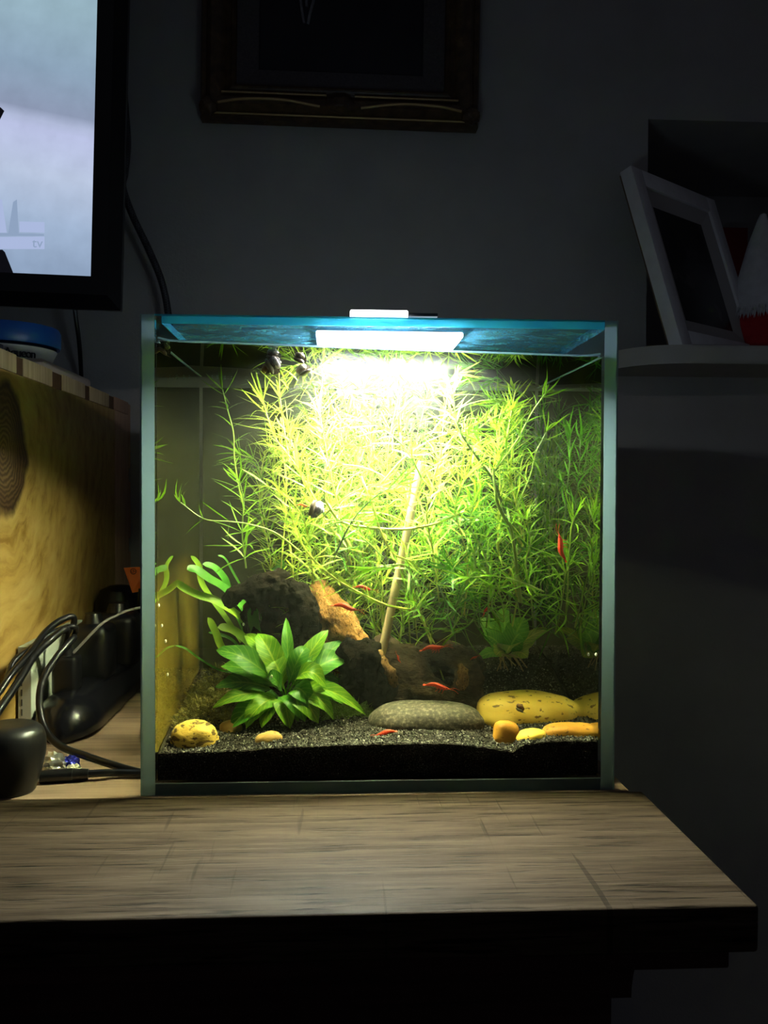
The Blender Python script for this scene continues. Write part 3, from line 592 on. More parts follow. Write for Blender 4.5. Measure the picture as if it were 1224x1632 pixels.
def stem_plant(path, label, group, mi, detail, gap=.0125, ll=(.020, .034), per=(4, 7), tipboost=1.3, start=.12, stem_r=.00075, smi=None):
    P = spline([inside(Vector(p)) for p in path], 7); base = P[0]
    t = thing('stem_plant', label, 'plant', base, group)
    n = len(P); bm = nb(); tube(bm, P, [stem_r * (1 - .45 * k / n) for k in range(n)], 6); obj('stem', bm, m_stem[mi if smi is None else smi], t)
    acc, nodes = 0., []
    tot = sum((b - a).length for a, b in zip(P, P[1:])); run = 0; nxt = tot * start
    for a, b in zip(P, P[1:]):
        l = (b - a).length
        while run + l >= nxt and l > 1e-7:
            nodes.append((a.lerp(b, (nxt - run) / l), (b - a).normalized(), nxt / tot)); nxt += gap * random.uniform(.75, 1.25) * (1.15 - .55 * nxt / tot)
        run += l
    nodes.append((P[-1], (P[-1] - P[-2]).normalized(), 1.))
    V, Fc = [], []
    for p, tg, f in nodes:
        cnt = random.randint(*per) + (3 if f >= 1 else 0); a0 = random.random() * 6.28; o1 = tg.orthogonal().normalized(); o2 = tg.cross(o1)
        for k in range(cnt):
            a = a0 + k * 6.283 / cnt + random.uniform(-.35, .35); rad = o1 * math.cos(a) + o2 * math.sin(a)
            op = math.radians(random.uniform(38, 82) if f < .97 else random.uniform(12, 60)); d = (tg * math.cos(op) + rad * math.sin(op)).normalized()
            ln = random.uniform(*ll) * (1 if f < .9 else .9)
            e_ = p + d * ln
            if e_.z > wz(e_.x, e_.y) - .001 or abs(e_.x) > .1635 or e_.y < .0125 or e_.y > .225:
                d = (d + (Vector((-.4 * p.x / .16, (.11 - p.y) * 4, -.7 if e_.z > .315 else 0)))).normalized(); e_ = p + d * ln
                if e_.z > wz(e_.x, e_.y) - .001 or abs(e_.x) > .1638 or e_.y < .0118 or e_.y > .2262: continue
            # leaf frame: x along d, z up-ish away from stem
            zz = (tg - d * tg.dot(d)); zz = zz.normalized() if zz.length > 1e-4 else d.orthogonal().normalized(); yy = zz.cross(d)
            wd = random.uniform(.0023, .0036) / ln * 10 * .5
            Mx = Matrix(((d.x * ln, yy.x * ln * wd, zz.x * ln, p.x), (d.y * ln, yy.y * ln * wd, zz.y * ln, p.y), (d.z * ln, yy.z * ln * wd, zz.z * ln, p.z), (0, 0, 0, 1)))
            s = random.randrange(len(LV))
            if detail:
                lo_ = bpy.data.objects.new('leaf', LM[mi, s]); C.objects.link(lo_); lo_.parent = t; lo_.matrix_local = Matrix.Translation(-base) @ Mx
            else:
                A_ = np.array(Mx); q = LV[s] @ A_[:3, :3].T + A_[:3, 3] - np.array(base); i = len(V); V += [tuple(r) for r in q]; Fc += [tuple(i + j for j in f_) for f_ in LF]
    if not detail and V:
        me = bpy.data.meshes.new('foliage'); me.from_pydata(V, [], Fc); me.materials.append(m_nj[mi]); me.polygons.foreach_set('use_smooth', [True] * len(me.polygons))
        o = bpy.data.objects.new('foliage', me); C.objects.link(o); o.parent = t; o['kind'] = 'stuff'
    return t
A = lambda *q: [at(*p) for p in q]
FEAT = [
    (A((480, 880, .10), (440, 850, .085), (400, 836, .07), (365, 831, .06), (325, 827, .055), (288, 801, .05)), 'fine leaved sprig reaching farthest left near the left glass', 1, .02, dict(gap=.03, per=(2, 4))),
    (A((392, 905, .10), (386, 850, .08), (388, 800, .07), (382, 768, .065)), 'short green sprig second from the left, above the strap leaves', 1, .016, dict(gap=.016)),
    (A((385, 800, .14), (374, 735, .13), (372, 690, .125), (362, 650, .12), (355, 622, .12)), 'thin dim sprig rising near the left pane under the waterline', 1, .018, dict(gap=.02, per=(2, 4))),
    (A((655, 972, .07), (612, 963, .055), (560, 938, .05), (530, 919, .045), (498, 890, .042), (476, 858, .042), (466, 828, .045)), 'yellow stem sloping down to the right in front of the driftwood', 0, .03, dict(gap=.007, per=(3, 5), ll=(.016, .028), start=.2, stem_r=.0011)),
    (A((520, 800, .06), (545, 832, .055), (600, 842, .05), (650, 843, .05), (700, 833, .055), (740, 815, .06)), 'bare yellow stem running level across the bamboo stick', 0, .03, dict(gap=.02, per=(2, 4), stem_r=.0013)),
    (A((575, 760, .055), (592, 800, .05), (606, 845, .048), (625, 880, .048), (648, 892, .05)), 'yellow stem crossing down from the glare left of the bamboo stick', 0, .03, dict(gap=.018, per=(2, 4), stem_r=.0012)),
    (A((830, 960, .075), (816, 850, .06), (806, 829, .055), (793, 803, .05), (788, 772, .05), (786, 748, .05)), 'thick green stem standing right of centre', 1, .02, dict(gap=.022, per=(2, 5), stem_r=.0016)),
    (A((815, 850, .085), (790, 775, .07), (762, 731, .065), (742, 703, .06), (728, 672, .06), (722, 630, .06)), 'dark stem slanting up left to a bright tuft beside the glare', 0, .02, dict(gap=.015, stem_r=.0013, smi=2)),
    (A((780, 760, .08), (800, 735, .07), (825, 700, .06), (845, 662, .055), (868, 628, .05)), 'sprig pointing up right beneath the right end of the lid', 1, .02, dict(gap=.016, per=(3, 5))),
    (A((815, 830, .08), (826, 803, .07), (845, 758, .06), (854, 722, .06), (870, 690, .06)), 'slim stem with forked top at the right before the dark gap', 1, .02, dict(gap=.022, per=(2, 4))),
    (A((902, 1000, .09), (905, 930, .07), (907, 885, .06), (910, 848, .055), (915, 826, .05)), 'low sprig behind the upright red shrimp at the right', 1, .02, dict(gap=.02, per=(4, 6))),
    (A((885, 1010, .10), (895, 960, .08), (900, 925, .065), (903, 905, .06)), 'spreading tuft below the upright red shrimp', 1, .02, dict(gap=.018, per=(5, 8), ll=(.024, .036))),
    (A((760, 760, .09), (735, 700, .075), (716, 650, .065), (712, 618, .06), (730, 596, .06)), 'bright arching tuft right of the glare below the lid', 0, .02, dict(gap=.010, ll=(.024, .036))),
    (A((462, 740, .09), (452, 680, .08), (446, 630, .075), (444, 590, .07), (440, 566, .07)), 'bright tuft near the two dark snails at the surface', 0, .02, dict(gap=.011)),
    (A((505, 800, .08), (470, 740, .07), (440, 700, .065), (428, 670, .06), (420, 640, .06)), 'yellow tuft leaning left at the edge of the bright mass', 0, .02, dict(gap=.010, ll=(.022, .036))),
    (A((540, 860, .08), (500, 800, .065), (480, 760, .06), (470, 720, .055), (460, 690, .055)), 'dense yellow sprig above the pale snail', 0, .02, dict(gap=.010, ll=(.022, .036))),
    (A((560, 900, .09), (545, 830, .07), (530, 770, .06), (520, 720, .055), (510, 660, .055)), 'yellow sprig rising into the left side of the glare', 0, .02, dict(gap=.010, ll=(.022, .036))),
    (A((500, 930, .09), (492, 860, .06), (480, 820, .05), (455, 790, .045), (430, 776, .045)), 'yellow sprig bending left under the pale snail', 0, .02, dict(gap=.012)),
    (A((700, 960, .09), (690, 880, .07), (680, 820, .06), (690, 770, .055), (700, 735, .05)), 'yellow sprig just right of the top of the bamboo stick', 0, .02, dict(gap=.011)),
    (A((740, 980, .09), (745, 900, .07), (735, 850, .06), (725, 810, .055), (740, 765, .05)), 'leafy sprig in the brightest part of the right hand mass', 0, .02, dict(gap=.011)),
    (A((775, 1000, .10), (780, 930, .075), (770, 880, .06), (750, 840, .05), (755, 800, .048)), 'green sprig in the lower right hand mass', 1, .02, dict(gap=.012)),
    (A((850, 1000, .11), (845, 940, .08), (838, 900, .07), (845, 865, .06), (840, 830, .055)), 'green sprig left of the upright red shrimp', 1, .02, dict(gap=.014)),
    (A((660, 1000, .09), (655, 940, .08), (650, 905, .065), (628, 900, .055), (600, 905, .05)), 'small sprig forking across the bamboo stick near the driftwood', 1, .02, dict(gap=.016, per=(3, 5))),
    (A((690, 1010, .09), (676, 985, .08), (668, 975, .075), (660, 965, .07)), 'tiny star shaped sprig right of the foot of the bamboo stick', 1, .02, dict(gap=.014, per=(3, 5), ll=(.012, .022))),
    (A((720, 985, .08), (742, 930, .06), (757, 905, .052), (756, 880, .05), (768, 862, .05)), 'pale stem bending over the lower right hand mass', 1, .02, dict(gap=.018, per=(3, 5), stem_r=.0013)),
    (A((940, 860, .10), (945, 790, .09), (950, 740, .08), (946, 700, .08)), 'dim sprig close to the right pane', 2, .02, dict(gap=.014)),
]
for path, lab, mi, st_, kw in FEAT: stem_plant(path, lab, 'fine leaved stem plants', mi, True, **kw)
# the mass behind them
def mass(n, xr, ytop, Yr, label, mis, gap=.0105, lean=40, drift=False):
    for k in range(n):
        bx0 = random.uniform(*xr); Y = random.uniform(*Yr); topy = random.uniform(*ytop)
        base = at(bx0 + random.uniform(-40, 40), 1010, Y); base.z = at(bx0, random.uniform(930, 1000), Y).z if drift else soilz(max(-.16, min(.16, base.x)), Y) + .002
        tx = bx0 + random.uniform(-lean, lean); m1 = at((bx0 + tx) / 2 + random.uniform(-25, 25), (topy + 1010) / 2 + 30, Y + random.uniform(-.015, .01)); t1 = at(tx, topy, Y + random.uniform(-.02, .01))
        path = [base, base.lerp(m1, .6) + Vector((random.uniform(-.008, .008), 0, 0)), m1, m1.lerp(t1, .55) + Vector((random.uniform(-.01, .01), random.uniform(-.008, .008), 0)), t1]
        if random.random() < .4: path.append(t1 + Vector((random.uniform(-.03, .03), random.uniform(-.015, .015), random.uniform(-.008, .012))))
        stem_plant(path, label, 'fine leaved stem plants', random.choice(mis), False, gap=gap, start=random.uniform(.06, .28))
mass(20, (480, 700), (570, 800), (.125, .18), 'fine leaved stem lost in the glare under the lamp', (0, 0, 1))
mass(15, (430, 560), (580, 790), (.14, .19), 'fine leaved stem in the yellow mass left of the lamp', (0, 1))
mass(18, (680, 860), (580, 860), (.09, .16), 'fine leaved stem in the green mass right of the lamp', (0, 1, 2, 2), drift=True)
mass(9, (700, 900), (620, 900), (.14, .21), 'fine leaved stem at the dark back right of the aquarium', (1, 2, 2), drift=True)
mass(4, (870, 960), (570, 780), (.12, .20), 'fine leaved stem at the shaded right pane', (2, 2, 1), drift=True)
mass(8, (640, 900), (840, 960), (.07, .13), 'short fine leaved stem low at the right behind the stones', (1, 2), drift=True)

# stems that arch and drift across the others
for k in range(18):
    x0 = random.uniform(450, 890); y0 = random.uniform(760, 985); Y = random.uniform(.05, .13); sg = random.choice((-1, 1)); ln = random.uniform(70, 150); up = random.uniform(20, 110)
    if x0 < 650: y0 = min(y0, 890); x0 = max(x0, 480)
    pts = A((x0, y0, Y), (x0 + sg * ln * .3, y0 - up * .55, Y - .008), (x0 + sg * ln * .65, y0 - up * .9, Y - .012), (x0 + sg * ln, y0 - up * random.uniform(.6, 1.2), Y - .015))
    stem_plant(pts, 'fine leaved stem arching sideways through the thick of the plants', 'fine leaved stem plants', random.choice((0, 1, 1) if y0 < 880 else (1, 2)), False, gap=.012, start=.05, per=(3, 6), ll=(.018, .034))
# ------------------------------------------------------------------ shrimps
m_shr = leafmat('red_shrimp_shell', (.62, .035, .012), (.75, .09, .03), False, .3)
m_shr2 = leafmat('orange_shrimp_shell', (.75, .16, .03), (.85, .30, .08), False, .4)
m_eye = plain('black_eye', (.01, .01, .01), .2)
def shrimp_parts(root, m):
    P = [Vector(p) for p in ((.52, 0, .10), (.42, 0, .085), (.30, 0, .06), (.15, 0, .06), (0, 0, .07), (-.12, 0, .06), (-.24, 0, .02), (-.34, 0, -.04), (-.42, 0, -.09))]
    bm = nb(); Q = spline(P, 3); rr = np.interp(np.linspace(0, 1, len(Q)), np.linspace(0, 1, 9), [.006, .05, .085, .10, .10, .09, .075, .055, .04])
    tube(bm, Q, [float(r) * (1 + .07 * (k % 3 == 0)) for k, r in enumerate(rr)], 9, 1.25); obj('body', bm, m, root, local=True)
    bm = nb()
    for a in (-.5, -.22, .0, .22, .5):
        d = Vector((-math.cos(a), math.sin(a), -.25)) * .18; c = Vector((-.41, 0, -.085)); s = Vector((math.sin(a), math.cos(a), 0)) * .035
        v = [bm.verts.new(c), bm.verts.new(c + d * .6 + s), bm.verts.new(c + d), bm.verts.new(c + d * .6 - s)]; bm.faces.new(v)
    obj('tail_fan', bm, m, root, local=True)
    for s in (-1, 1):
        wire('antenna', [Vector((.48, .02 * s, .09)), Vector((.70, .09 * s, .16)), Vector((.92, .16 * s, .12))], .007, m, root, 4, 4, local=True)
        for k in range(3): wire('leg', [Vector((.28 - .11 * k, .04 * s, .0)), Vector((.30 - .12 * k, .09 * s, -.08)), Vector((.27 - .14 * k, .11 * s, -.16))], .010, m, root, 3, 4, local=True)
        bm = nb(); bmesh.ops.create_icosphere(bm, subdivisions=1, radius=.026, matrix=Matrix.Translation((.41, .07 * s, .115))); obj('eye', bm, m_eye, root, local=True)
proto = {}
def shrimp(label, x0, y0, x1, y1, Y, dy=0., m=None, roll=0.):
    """from tail (x0, y0) to head (x1, y1)"""
    m = m or m_shr; a, b = at(x0, y0, Y), at(x1, y1, Y + dy); d = (b - a); ln = d.length / .95; d.normalize()
    up = Vector((0, -.25, 1)); up = (up - d * up.dot(d)).normalized()
    if abs(d.z) > .9: up = Vector((-1, -.2, 0)); up = (up - d * up.dot(d)).normalized()
    q = Matrix((d, up.cross(d), up)).transposed().to_quaternion() @ Quaternion((1, 0, 0), roll)
    if m.name in proto:
        r = copy_tree(proto[m.name]); r['label'] = label
    else:
        r = thing('shrimp', label, 'shrimp', (0, 0, 0), 'red cherry shrimps in the aquarium'); proto[m.name] = r; r.rotation_mode = 'QUATERNION'; shrimp_parts(r, m)
    r.location = (a + b) / 2; r.rotation_quaternion = q; r.scale = (ln,) * 3
shrimp('orange red shrimp swimming in front of the hollow of the driftwood log', 679, 1088, 714, 1101, .058, -.004)
shrimp('red shrimp clinging to the pale broken branch of the driftwood', 532, 961, 566, 975, .085, -.004)
shrimp('dark red shrimp just above the one on the broken branch', 566, 933, 591, 942, .078, .0)
shrimp('red shrimp on top edge of the driftwood log above its hollow', 672, 1033, 706, 1034, .072, .0)
shrimp('red shrimp lying on the gravel before the grey stone', 629, 1163, 602, 1174, .020, .0)
shrimp('large bright red shrimp hanging upright among the leaves at the right', 897, 893, 895, 853, .045, .0)
shrimp('dim red shrimp deep among the plants right of centre', 769, 980, 781, 966, .09, .0)
shrimp('tiny pinkish shrimp on the driftwood right of the pale lit patch', 637, 1056, 634, 1043, .07, .0)
shrimp('tiny red shrimp at the right end of the driftwood log', 750, 1050, 761, 1047, .073, .0)
shrimp('orange shrimp among yellow leaves left of the pale snail', 474, 803, 490, 808, .042, .0, m_shr2)

# ------------------------------------------------------------------ snails
def snail(label, px, py, Y, size, col, col2, rot, foot=True, tail_dir=(0, 0, 1)):
    c = at(px, py, Y); r = thing('snail', label, 'snail', c, 'snails in the aquarium', Quaternion((0, 1, 0), rot))
    m = noisy('snail_shell_' + str(len(bpy.data.materials)), [(.35, col), (.65, col2)], 380, .35, stretch=(1, 1, 3))
    bm = nb(); pts, rs = [], []
    for k in range(46):                      # a tapering coil
        t = k / 45; a = t * 4.6 * math.pi; rad = .34 * (1 - t) ** 1.1 + .03; pts.append(Vector((math.cos(a) * rad, math.sin(a) * rad, t * .62 - .1)) * size); rs.append(size * (.36 * (1 - t) ** 1.05 + .035))
    tube(bm, pts, rs, 10); obj('shell', bm, m, r, local=True)
    if foot:
        bm = nb(); bmesh.ops.create_icosphere(bm, subdivisions=3, radius=1); 
        for v in bm.verts: v.co = Vector((v.co.x * .62 * size + .1 * size, v.co.y * .34 * size - .25 * size, v.co.z * .20 * size - .38 * size + .05 * size * math.sin(v.co.x * 3)))
        obj('foot', bm, plain('snail_foot', (.16, .12, .08), .4), r, local=True)
        for s in (-1, 1): wire('tentacle', [Vector((.62, -.25 + .1 * s, -.36)) * size, Vector((.85, -.25 + .2 * s, -.30)) * size, Vector((1.02, -.25 + .24 * s, -.26)) * size], .018 * size, plain('snail_foot', (.16, .12, .08), .4), r, 3, 4, local=True)
    return r
snail('brown striped snail nearest the surface in the left pair', 436, 564, .022, .0085, (.18, .13, .10), (.60, .50, .42), .3)
snail('larger grey brown snail at the bottom right of the left pair', 437, 580, .020, .0105, (.24, .17, .15), (.68, .58, .54), 1.2)
snail('small amber snail at the lower left of the left pair', 425, 587, .021, .0075, (.28, .13, .04), (.55, .32, .12), -.8)
snail('dark snail upper of the right pair under the surface', 478, 569, .022, .0075, (.06, .05, .03), (.30, .22, .10), .5)
snail('pale banded snail lower of the right pair under the surface', 482, 589, .021, .0085, (.34, .24, .13), (.75, .66, .5), -.4)
snail('pale white and grey snail on a stem in the bright yellow leaves', 506, 811, .028, .0105, (.35, .31, .36), (.80, .78, .78), 2.0)
snail('small brown snail on the face of the big yellow stone', 829, 1127, .0305, .0055, (.10, .04, .012), (.30, .13, .04), .6)
snail('dark snail at the waterline in the top left corner of the glass', 262, 553, .018, .0085, (.03, .03, .02), (.14, .14, .08), .8)
m_egg = plain('pearl_white', (.85, .85, .75), .3)
for px, py, Y, lab in ((253, 965, .0125, 'white speck on the glass near the left edge, topmost'), (258, 997, .0125, 'white speck on the glass near the left edge, second from top'), (264, 1022, .0125, 'white speck of two side by side low on the left glass'), (388, 995, .09, 'round white speck on a strap leaf'), (433, 1078, .045, 'white speck in the heart of the sword plant'), (938, 1043, .013, 'white speck at the right glass, left of two'), (950, 1043, .013, 'white speck at the right glass, right of two'), (952, 1099, .013, 'white speck at the right glass above the long orange stone'), (267, 1075, .0125, 'white speck lowest on the left glass')):
    bm = nb(); bmesh.ops.create_icosphere(bm, subdivisions=2, radius=.0011, matrix=Matrix.Translation(at(px, py, Y)) @ Matrix.Diagonal((.8, .6, 1.3, 1))); o = obj('snail_egg', bm, m_egg); tag(o, lab, 'egg', 'white specks in the aquarium')

# ------------------------------------------------------------------ crate at the left
CXF = -.322                                    # its right face
tl = lambda px: atx(px, 555 + .4146 * px, CXF)
def crate_mat():
    m, nt = nodes_of('knotty_pine'); ge = N(nt, 'ShaderNodeNewGeometry'); kc = atx(18, 690, CXF)
    sub = N(nt, 'ShaderNodeVectorMath', operation='SUBTRACT'); sub.inputs[1].default_value = kc; L(nt, ge, 'Position', sub, 0)
    nz = N(nt, 'ShaderNodeTexNoise', i_Scale=22., i_Detail=6.); L(nt, ge, 'Position', nz, 'Vector')
    nv = N(nt, 'ShaderNodeVectorMath', operation='SCALE'); nv.inputs['Scale'].default_value = .032; L(nt, nz, 'Color', nv, 0)
    ad = N(nt, 'ShaderNodeVectorMath', operation='ADD'); L(nt, sub, 0, ad, 0); L(nt, nv, 0, ad, 1)
    mp = N(nt, 'ShaderNodeMapping'); mp.inputs['Scale'].default_value = (0, 1.05, 1.); L(nt, ad, 0, mp, 0)
    ln = N(nt, 'ShaderNodeVectorMath', operation='LENGTH'); L(nt, mp, 0, ln, 0)
    # rings of the knot
    rg = N(nt, 'ShaderNodeMath', operation='MULTIPLY', i_1=1250.); nt.links.new(ln.outputs['Value'], rg.inputs[0]); sn = N(nt, 'ShaderNodeMath', operation='SINE'); L(nt, rg, 0, sn, 0)
    kr = ramp(nt, [(.0, (.11, .068, .038)), (.5, (.17, .11, .058)), (1., (.25, .17, .09))]); m01 = N(nt, 'ShaderNodeMapRange', i_1=-1., i_2=1.); L(nt, sn, 0, m01, 0); L(nt, m01, 0, kr, 0)
    # dark outer zone of the knot
    kd = ramp(nt, [(.0, (1, .92, .8)), (.38, (.9, .82, .7)), (.72, (.50, .42, .34)), (1., (.30, .24, .18))]); kdr = N(nt, 'ShaderNodeMapRange', i_1=0., i_2=.062); nt.links.new(ln.outputs['Value'], kdr.inputs[0]); L(nt, kdr, 0, kd, 0)
    km = N(nt, 'ShaderNodeMix', data_type='RGBA', blend_type='MULTIPLY'); km.inputs[0].default_value = 1; L(nt, kr, 0, km, 6); L(nt, kd, 0, km, 7)
    # grain that flows around the knot
    mp2 = N(nt, 'ShaderNodeMapping'); mp2.inputs['Scale'].default_value = (1, 3.2, 15.); L(nt, ad, 0, mp2, 0)
    inv = N(nt, 'ShaderNodeMath', operation='MULTIPLY', i_1=26.); nt.links.new(ln.outputs['Value'], inv.inputs[0])
    n2 = N(nt, 'ShaderNodeTexNoise', i_Scale=2.2, i_Detail=8., i_Roughness=.6); cb = N(nt, 'ShaderNodeCombineXYZ'); L(nt, inv, 0, cb, 0)
    ad2 = N(nt, 'ShaderNodeVectorMath', operation='ADD'); L(nt, mp2, 0, ad2, 0); L(nt, cb, 0, ad2, 1); L(nt, ad2, 0, n2, 'Vector')
    gr = ramp(nt, [(.30, (.24, .125, .022)), (.46, (.40, .245, .062)), (.6, (.47, .305, .09)), (.75, (.51, .36, .125))]); L(nt, n2, 0, gr, 0)
    k = N(nt, 'ShaderNodeMapRange', i_1=.056, i_2=.064, i_3=1., i_4=0.); nt.links.new(ln.outputs['Value'], k.inputs[0])
    mx = N(nt, 'ShaderNodeMix', data_type='RGBA'); L(nt, k, 0, mx, 0); L(nt, gr, 0, mx, 6); L(nt, km, 2, mx, 7)
    b = N(nt, 'ShaderNodeBsdfPrincipled', i_Roughness=.5); b.inputs['Specular IOR Level'].default_value = .3; L(nt, mx, 2, b, 'Base Color'); out(nt, b); return m
m_pine = crate_mat()
m_pine_end = noisy('pine_end_grain', [(.3, (.42, .30, .15)), (.6, (.60, .46, .27)), (.8, (.68, .55, .36))], 6, .6, stretch=(4, 30, 2), detail=5)
m_pine_pink = noisy('pinkish_pine', [(.3, (.36, .21, .13)), (.7, (.52, .33, .22))], 5, .6, stretch=(4, 22, 3), detail=6)
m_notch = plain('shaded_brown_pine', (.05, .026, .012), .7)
CT = tl(100).z; TK = .0175; y183, y207, ynear = tl(183).y, tl(205).y, .02
crate = thing('wooden_crate', 'knotty pine crate with finger jointed edges left of the aquarium', 'crate', (CXF - .15, .3, 0))
bm = nb(); bx(bm, (CXF - .016, ynear, .001), (CXF, y183, CT - TK), .0008); obj('side_panel', bm, m_pine, crate, label='knotty pine side panel')
bm = nb(); bx(bm, (CXF - .016, y183 + .0006, .001), (CXF, y207, CT - TK), .0008); obj('end_board', bm, m_pine_pink, crate, label='pinkish end board')
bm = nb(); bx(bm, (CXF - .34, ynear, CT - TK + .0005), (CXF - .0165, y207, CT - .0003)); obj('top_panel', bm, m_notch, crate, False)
bm = nb(); bx(bm, (CXF - .34, ynear, .001), (CXF - .324, y207, CT - TK)); obj('side_panel', bm, m_pine, crate, False)
bm = nb(); bx(bm, (CXF - .324, y207 - .016, .001), (CXF - .0165, y207 - .001, CT - TK)); obj('end_panel', bm, m_pine_pink, crate, False)
for a, b, mm in ((-60, 27, m_pine_end), (38, 84, m_pine_end), (100, 136, m_pine_end), (144, 174, m_pine_end), (182.5, 205, m_pine_pink)):
    ya, yb = (tl(a).y if a > -50 else ynear), tl(b).y
    bm = nb(); bx(bm, (CXF - .016, ya + .0004, CT - TK + .0004), (CXF - .0002, yb, CT), .0007); obj('finger', bm, mm, crate)
m_brown = noisy('brown_heartwood', [(.3, (.085, .042, .018)), (.7, (.13, .068, .03))], 20, .7, stretch=(3, 12, 3))
for a, b in ((27, 38), (84, 100), (136, 144), (174, 182.5)):
    bm = nb(); bx(bm, (CXF - .016, tl(a).y + .0002, CT - TK + .0004), (CXF - .0012, tl(b).y + .0002, CT - .0012)); obj('finger', bm, m_brown, crate, False, label='dark brown finger')
for za, zb in ((1.0, .735), (.685, .45), (.40, .2)):
    bm = nb(); bx(bm, (CXF - .012, y207 + .0004, CT * zb), (CXF - .001, y207 + .016, CT * za - .002), .0007); obj('finger', bm, m_pine_pink, crate)

# things on the crate
YT = .34; tubc = at(2, 575, YT); tr = (at(80, 577, YT).x - tubc.x)
zl0, zl1 = at(40, 548, YT - .05).z, at(0, 516, YT - .03).z
m_tub = plain('white_tub_plastic', (.62, .61, .62), .45); m_lid = plain('blue_lid_plastic', (.012, .10, .42), .35)
tub = thing('tub', 'white plastic food tub with a blue lid on top of the crate', 'tub', (tubc.x, YT, CT + .0125))
zb = CT + .0125
bm = nb(); lathe(bm, [(0, zb), (tr * .95, zb), (tr * 1.0, zb + .004), (tr * 1.10, zl0), (tr * 1.02, zl0), (0, zl0)], (tubc.x, YT, 0), 56); obj('body', bm, m_tub, tub)
bm = nb(); lathe(bm, [(0, zl0 - .002), (tr * 1.05, zl0 - .003), (tr * 1.08, zl0 + .001), (tr * 1.05, zl0 + .003)], (tubc.x, YT, 0), 56); obj('rim', bm, plain('dark_navy_rim', (.01, .012, .03), .4), tub, label='dark rim below the lid')
bm = nb(); lathe(bm, [(tr * 1.09, zl0 + .003), (tr * 1.16, zl0 + .003), (tr * 1.18, zl0 + .006), (tr * 1.18, zl1 - .004), (tr * 1.14, zl1), (0, zl1 + .001)], (tubc.x, YT, 0), 56); obj('lid', bm, m_lid, tub, label='blue screw lid')
m_ink = plain('black_ink', (.012, .012, .02), .6)
for k, ch in enumerate('Aqueon'):
    an_ = math.radians(-64 + k * 5.4); rr_ = tr * 1.083; zc = zl0 - .0085
    Mx = Matrix.Translation((math.cos(an_) * rr_, math.sin(an_) * rr_, zc - ROOT[tub.name].z)) @ Matrix.Rotation(an_ + math.pi / 2, 4, 'Z') @ Matrix.Rotation(math.pi / 2 + .05, 4, 'X')
    text('letter', ch, .0125, m_ink, tub, Mx, .0008)
sx = at(106, 596, .40).x
sl = box('cutting_board', (CXF - .2, .28, CT + .0003), (CXF - .008, .46, CT + .012), noisy('pale_pink_board', [(.3, (.42, .34, .32)), (.7, (.50, .42, .38))], 12, .6), None, .004); tag(sl, 'pale pinkish flat board under the tub on the crate', 'board')
fb = box('booklet', (CXF - .12, .12, CT + .0003), (CXF - .012, .178, CT + .009), plain('dark_navy_cover', (.02, .02, .035), .5), None, .001); tag(fb, 'thin dark booklet at the near end of the crate top', 'booklet')

# ------------------------------------------------------------------ television
YTV = .50
c0 = at(144.5, 440, YTV); v_ = (at(155, 0, YTV) - c0).normalized(); u_ = (c0 - at(20, 433, YTV)); u_ = (u_ - v_ * u_.dot(v_)).normalized(); w_ = u_.cross(v_)
q = Matrix((u_, -w_, v_)).transposed().to_quaternion()                   # local x right, y away from the viewer, z up
tv = thing('television', 'black framed flat television glowing pale blue at the upper left', 'television', c0, None, q)
loc = lambda px, py: q.inverted() @ (at(px, py, YTV) - c0)
fr = loc(171, 471); bk = loc(187, 491); SWd, SHt = .86, .50
m_bez = plain('black_bezel', (.010, .010, .012), .35)
def tvpoly(a, b, c_, d_): return [(a, c_), (b, c_), (b, d_), (a, d_)]
bm = nb()
def ringpts(x1, z0, x0, z1, y): return [bm.verts.new(p) for p in ((x0, y, z0), (x1, y, z0), (x1, y, z1), (x0, y, z1))]
LX, TZ = -SWd, SHt
r0 = ringpts(0, 0, LX, TZ, 0); r1 = ringpts(.001, -.001, LX - .001, TZ + .001, -.003); r2 = ringpts(fr.x, fr.z, LX - fr.x, TZ - fr.z, -.003); r3 = ringpts(bk.x, bk.z, LX - bk.x, TZ - bk.z, .018); r4 = ringpts(bk.x - .004, bk.z + .004, LX - bk.x + .004, TZ - bk.z - .004, .045)
for A_, B_ in ((r0, r1), (r1, r2), (r2, r3), (r3, r4)):
    for k in range(4): bm.faces.new((A_[k], A_[(k + 1) % 4], B_[(k + 1) % 4], B_[k]))
bm.faces.new(r4); obj('bezel', bm, m_bez, tv, False, local=True)
def screen_mat():
    m, nt = nodes_of('lit_screen'); tc = N(nt, 'ShaderNodeTexCoord'); sp = N(nt, 'ShaderNodeSeparateXYZ'); L(nt, tc, 'Object', sp, 0)
    k = N(nt, 'ShaderNodeMath', operation='MULTIPLY_ADD', i_1=.16); L(nt, sp, 0, k, 0); L(nt, sp, 2, k, 2)
    z_ = lambda py: loc(100, py).z / .36
    mr = N(nt, 'ShaderNodeMapRange', i_1=0., i_2=.36); L(nt, k, 0, mr, 0)
    s = lambda *c: tuple((x / 255 / 1.055 + .0521) ** 2.4 for x in c)
    r = ramp(nt, [(z_(445) + .01, s(142, 162, 190)), (z_(370), s(160, 180, 208)), (z_(290), s(184, 197, 222)), (z_(222), s(186, 194, 228)), (z_(207), s(176, 186, 216)), (z_(190), s(140, 152, 178)), (z_(120), s(140, 163, 185)), (z_(20), s(150, 178, 192))]); L(nt, mr, 0, r, 0)
    n = N(nt, 'ShaderNodeTexNoise', i_Scale=30., i_Detail=6.); L(nt, tc, 'Object', n, 'Vector'); v = N(nt, 'ShaderNodeMapRange', i_1=.3, i_2=.7, i_3=.93, i_4=1.07); L(nt, n, 0, v, 0)
    e_ = N(nt, 'ShaderNodeEmission'); L(nt, r, 0, e_, 0); L(nt, v, 0, e_, 1); out(nt, e_); return m
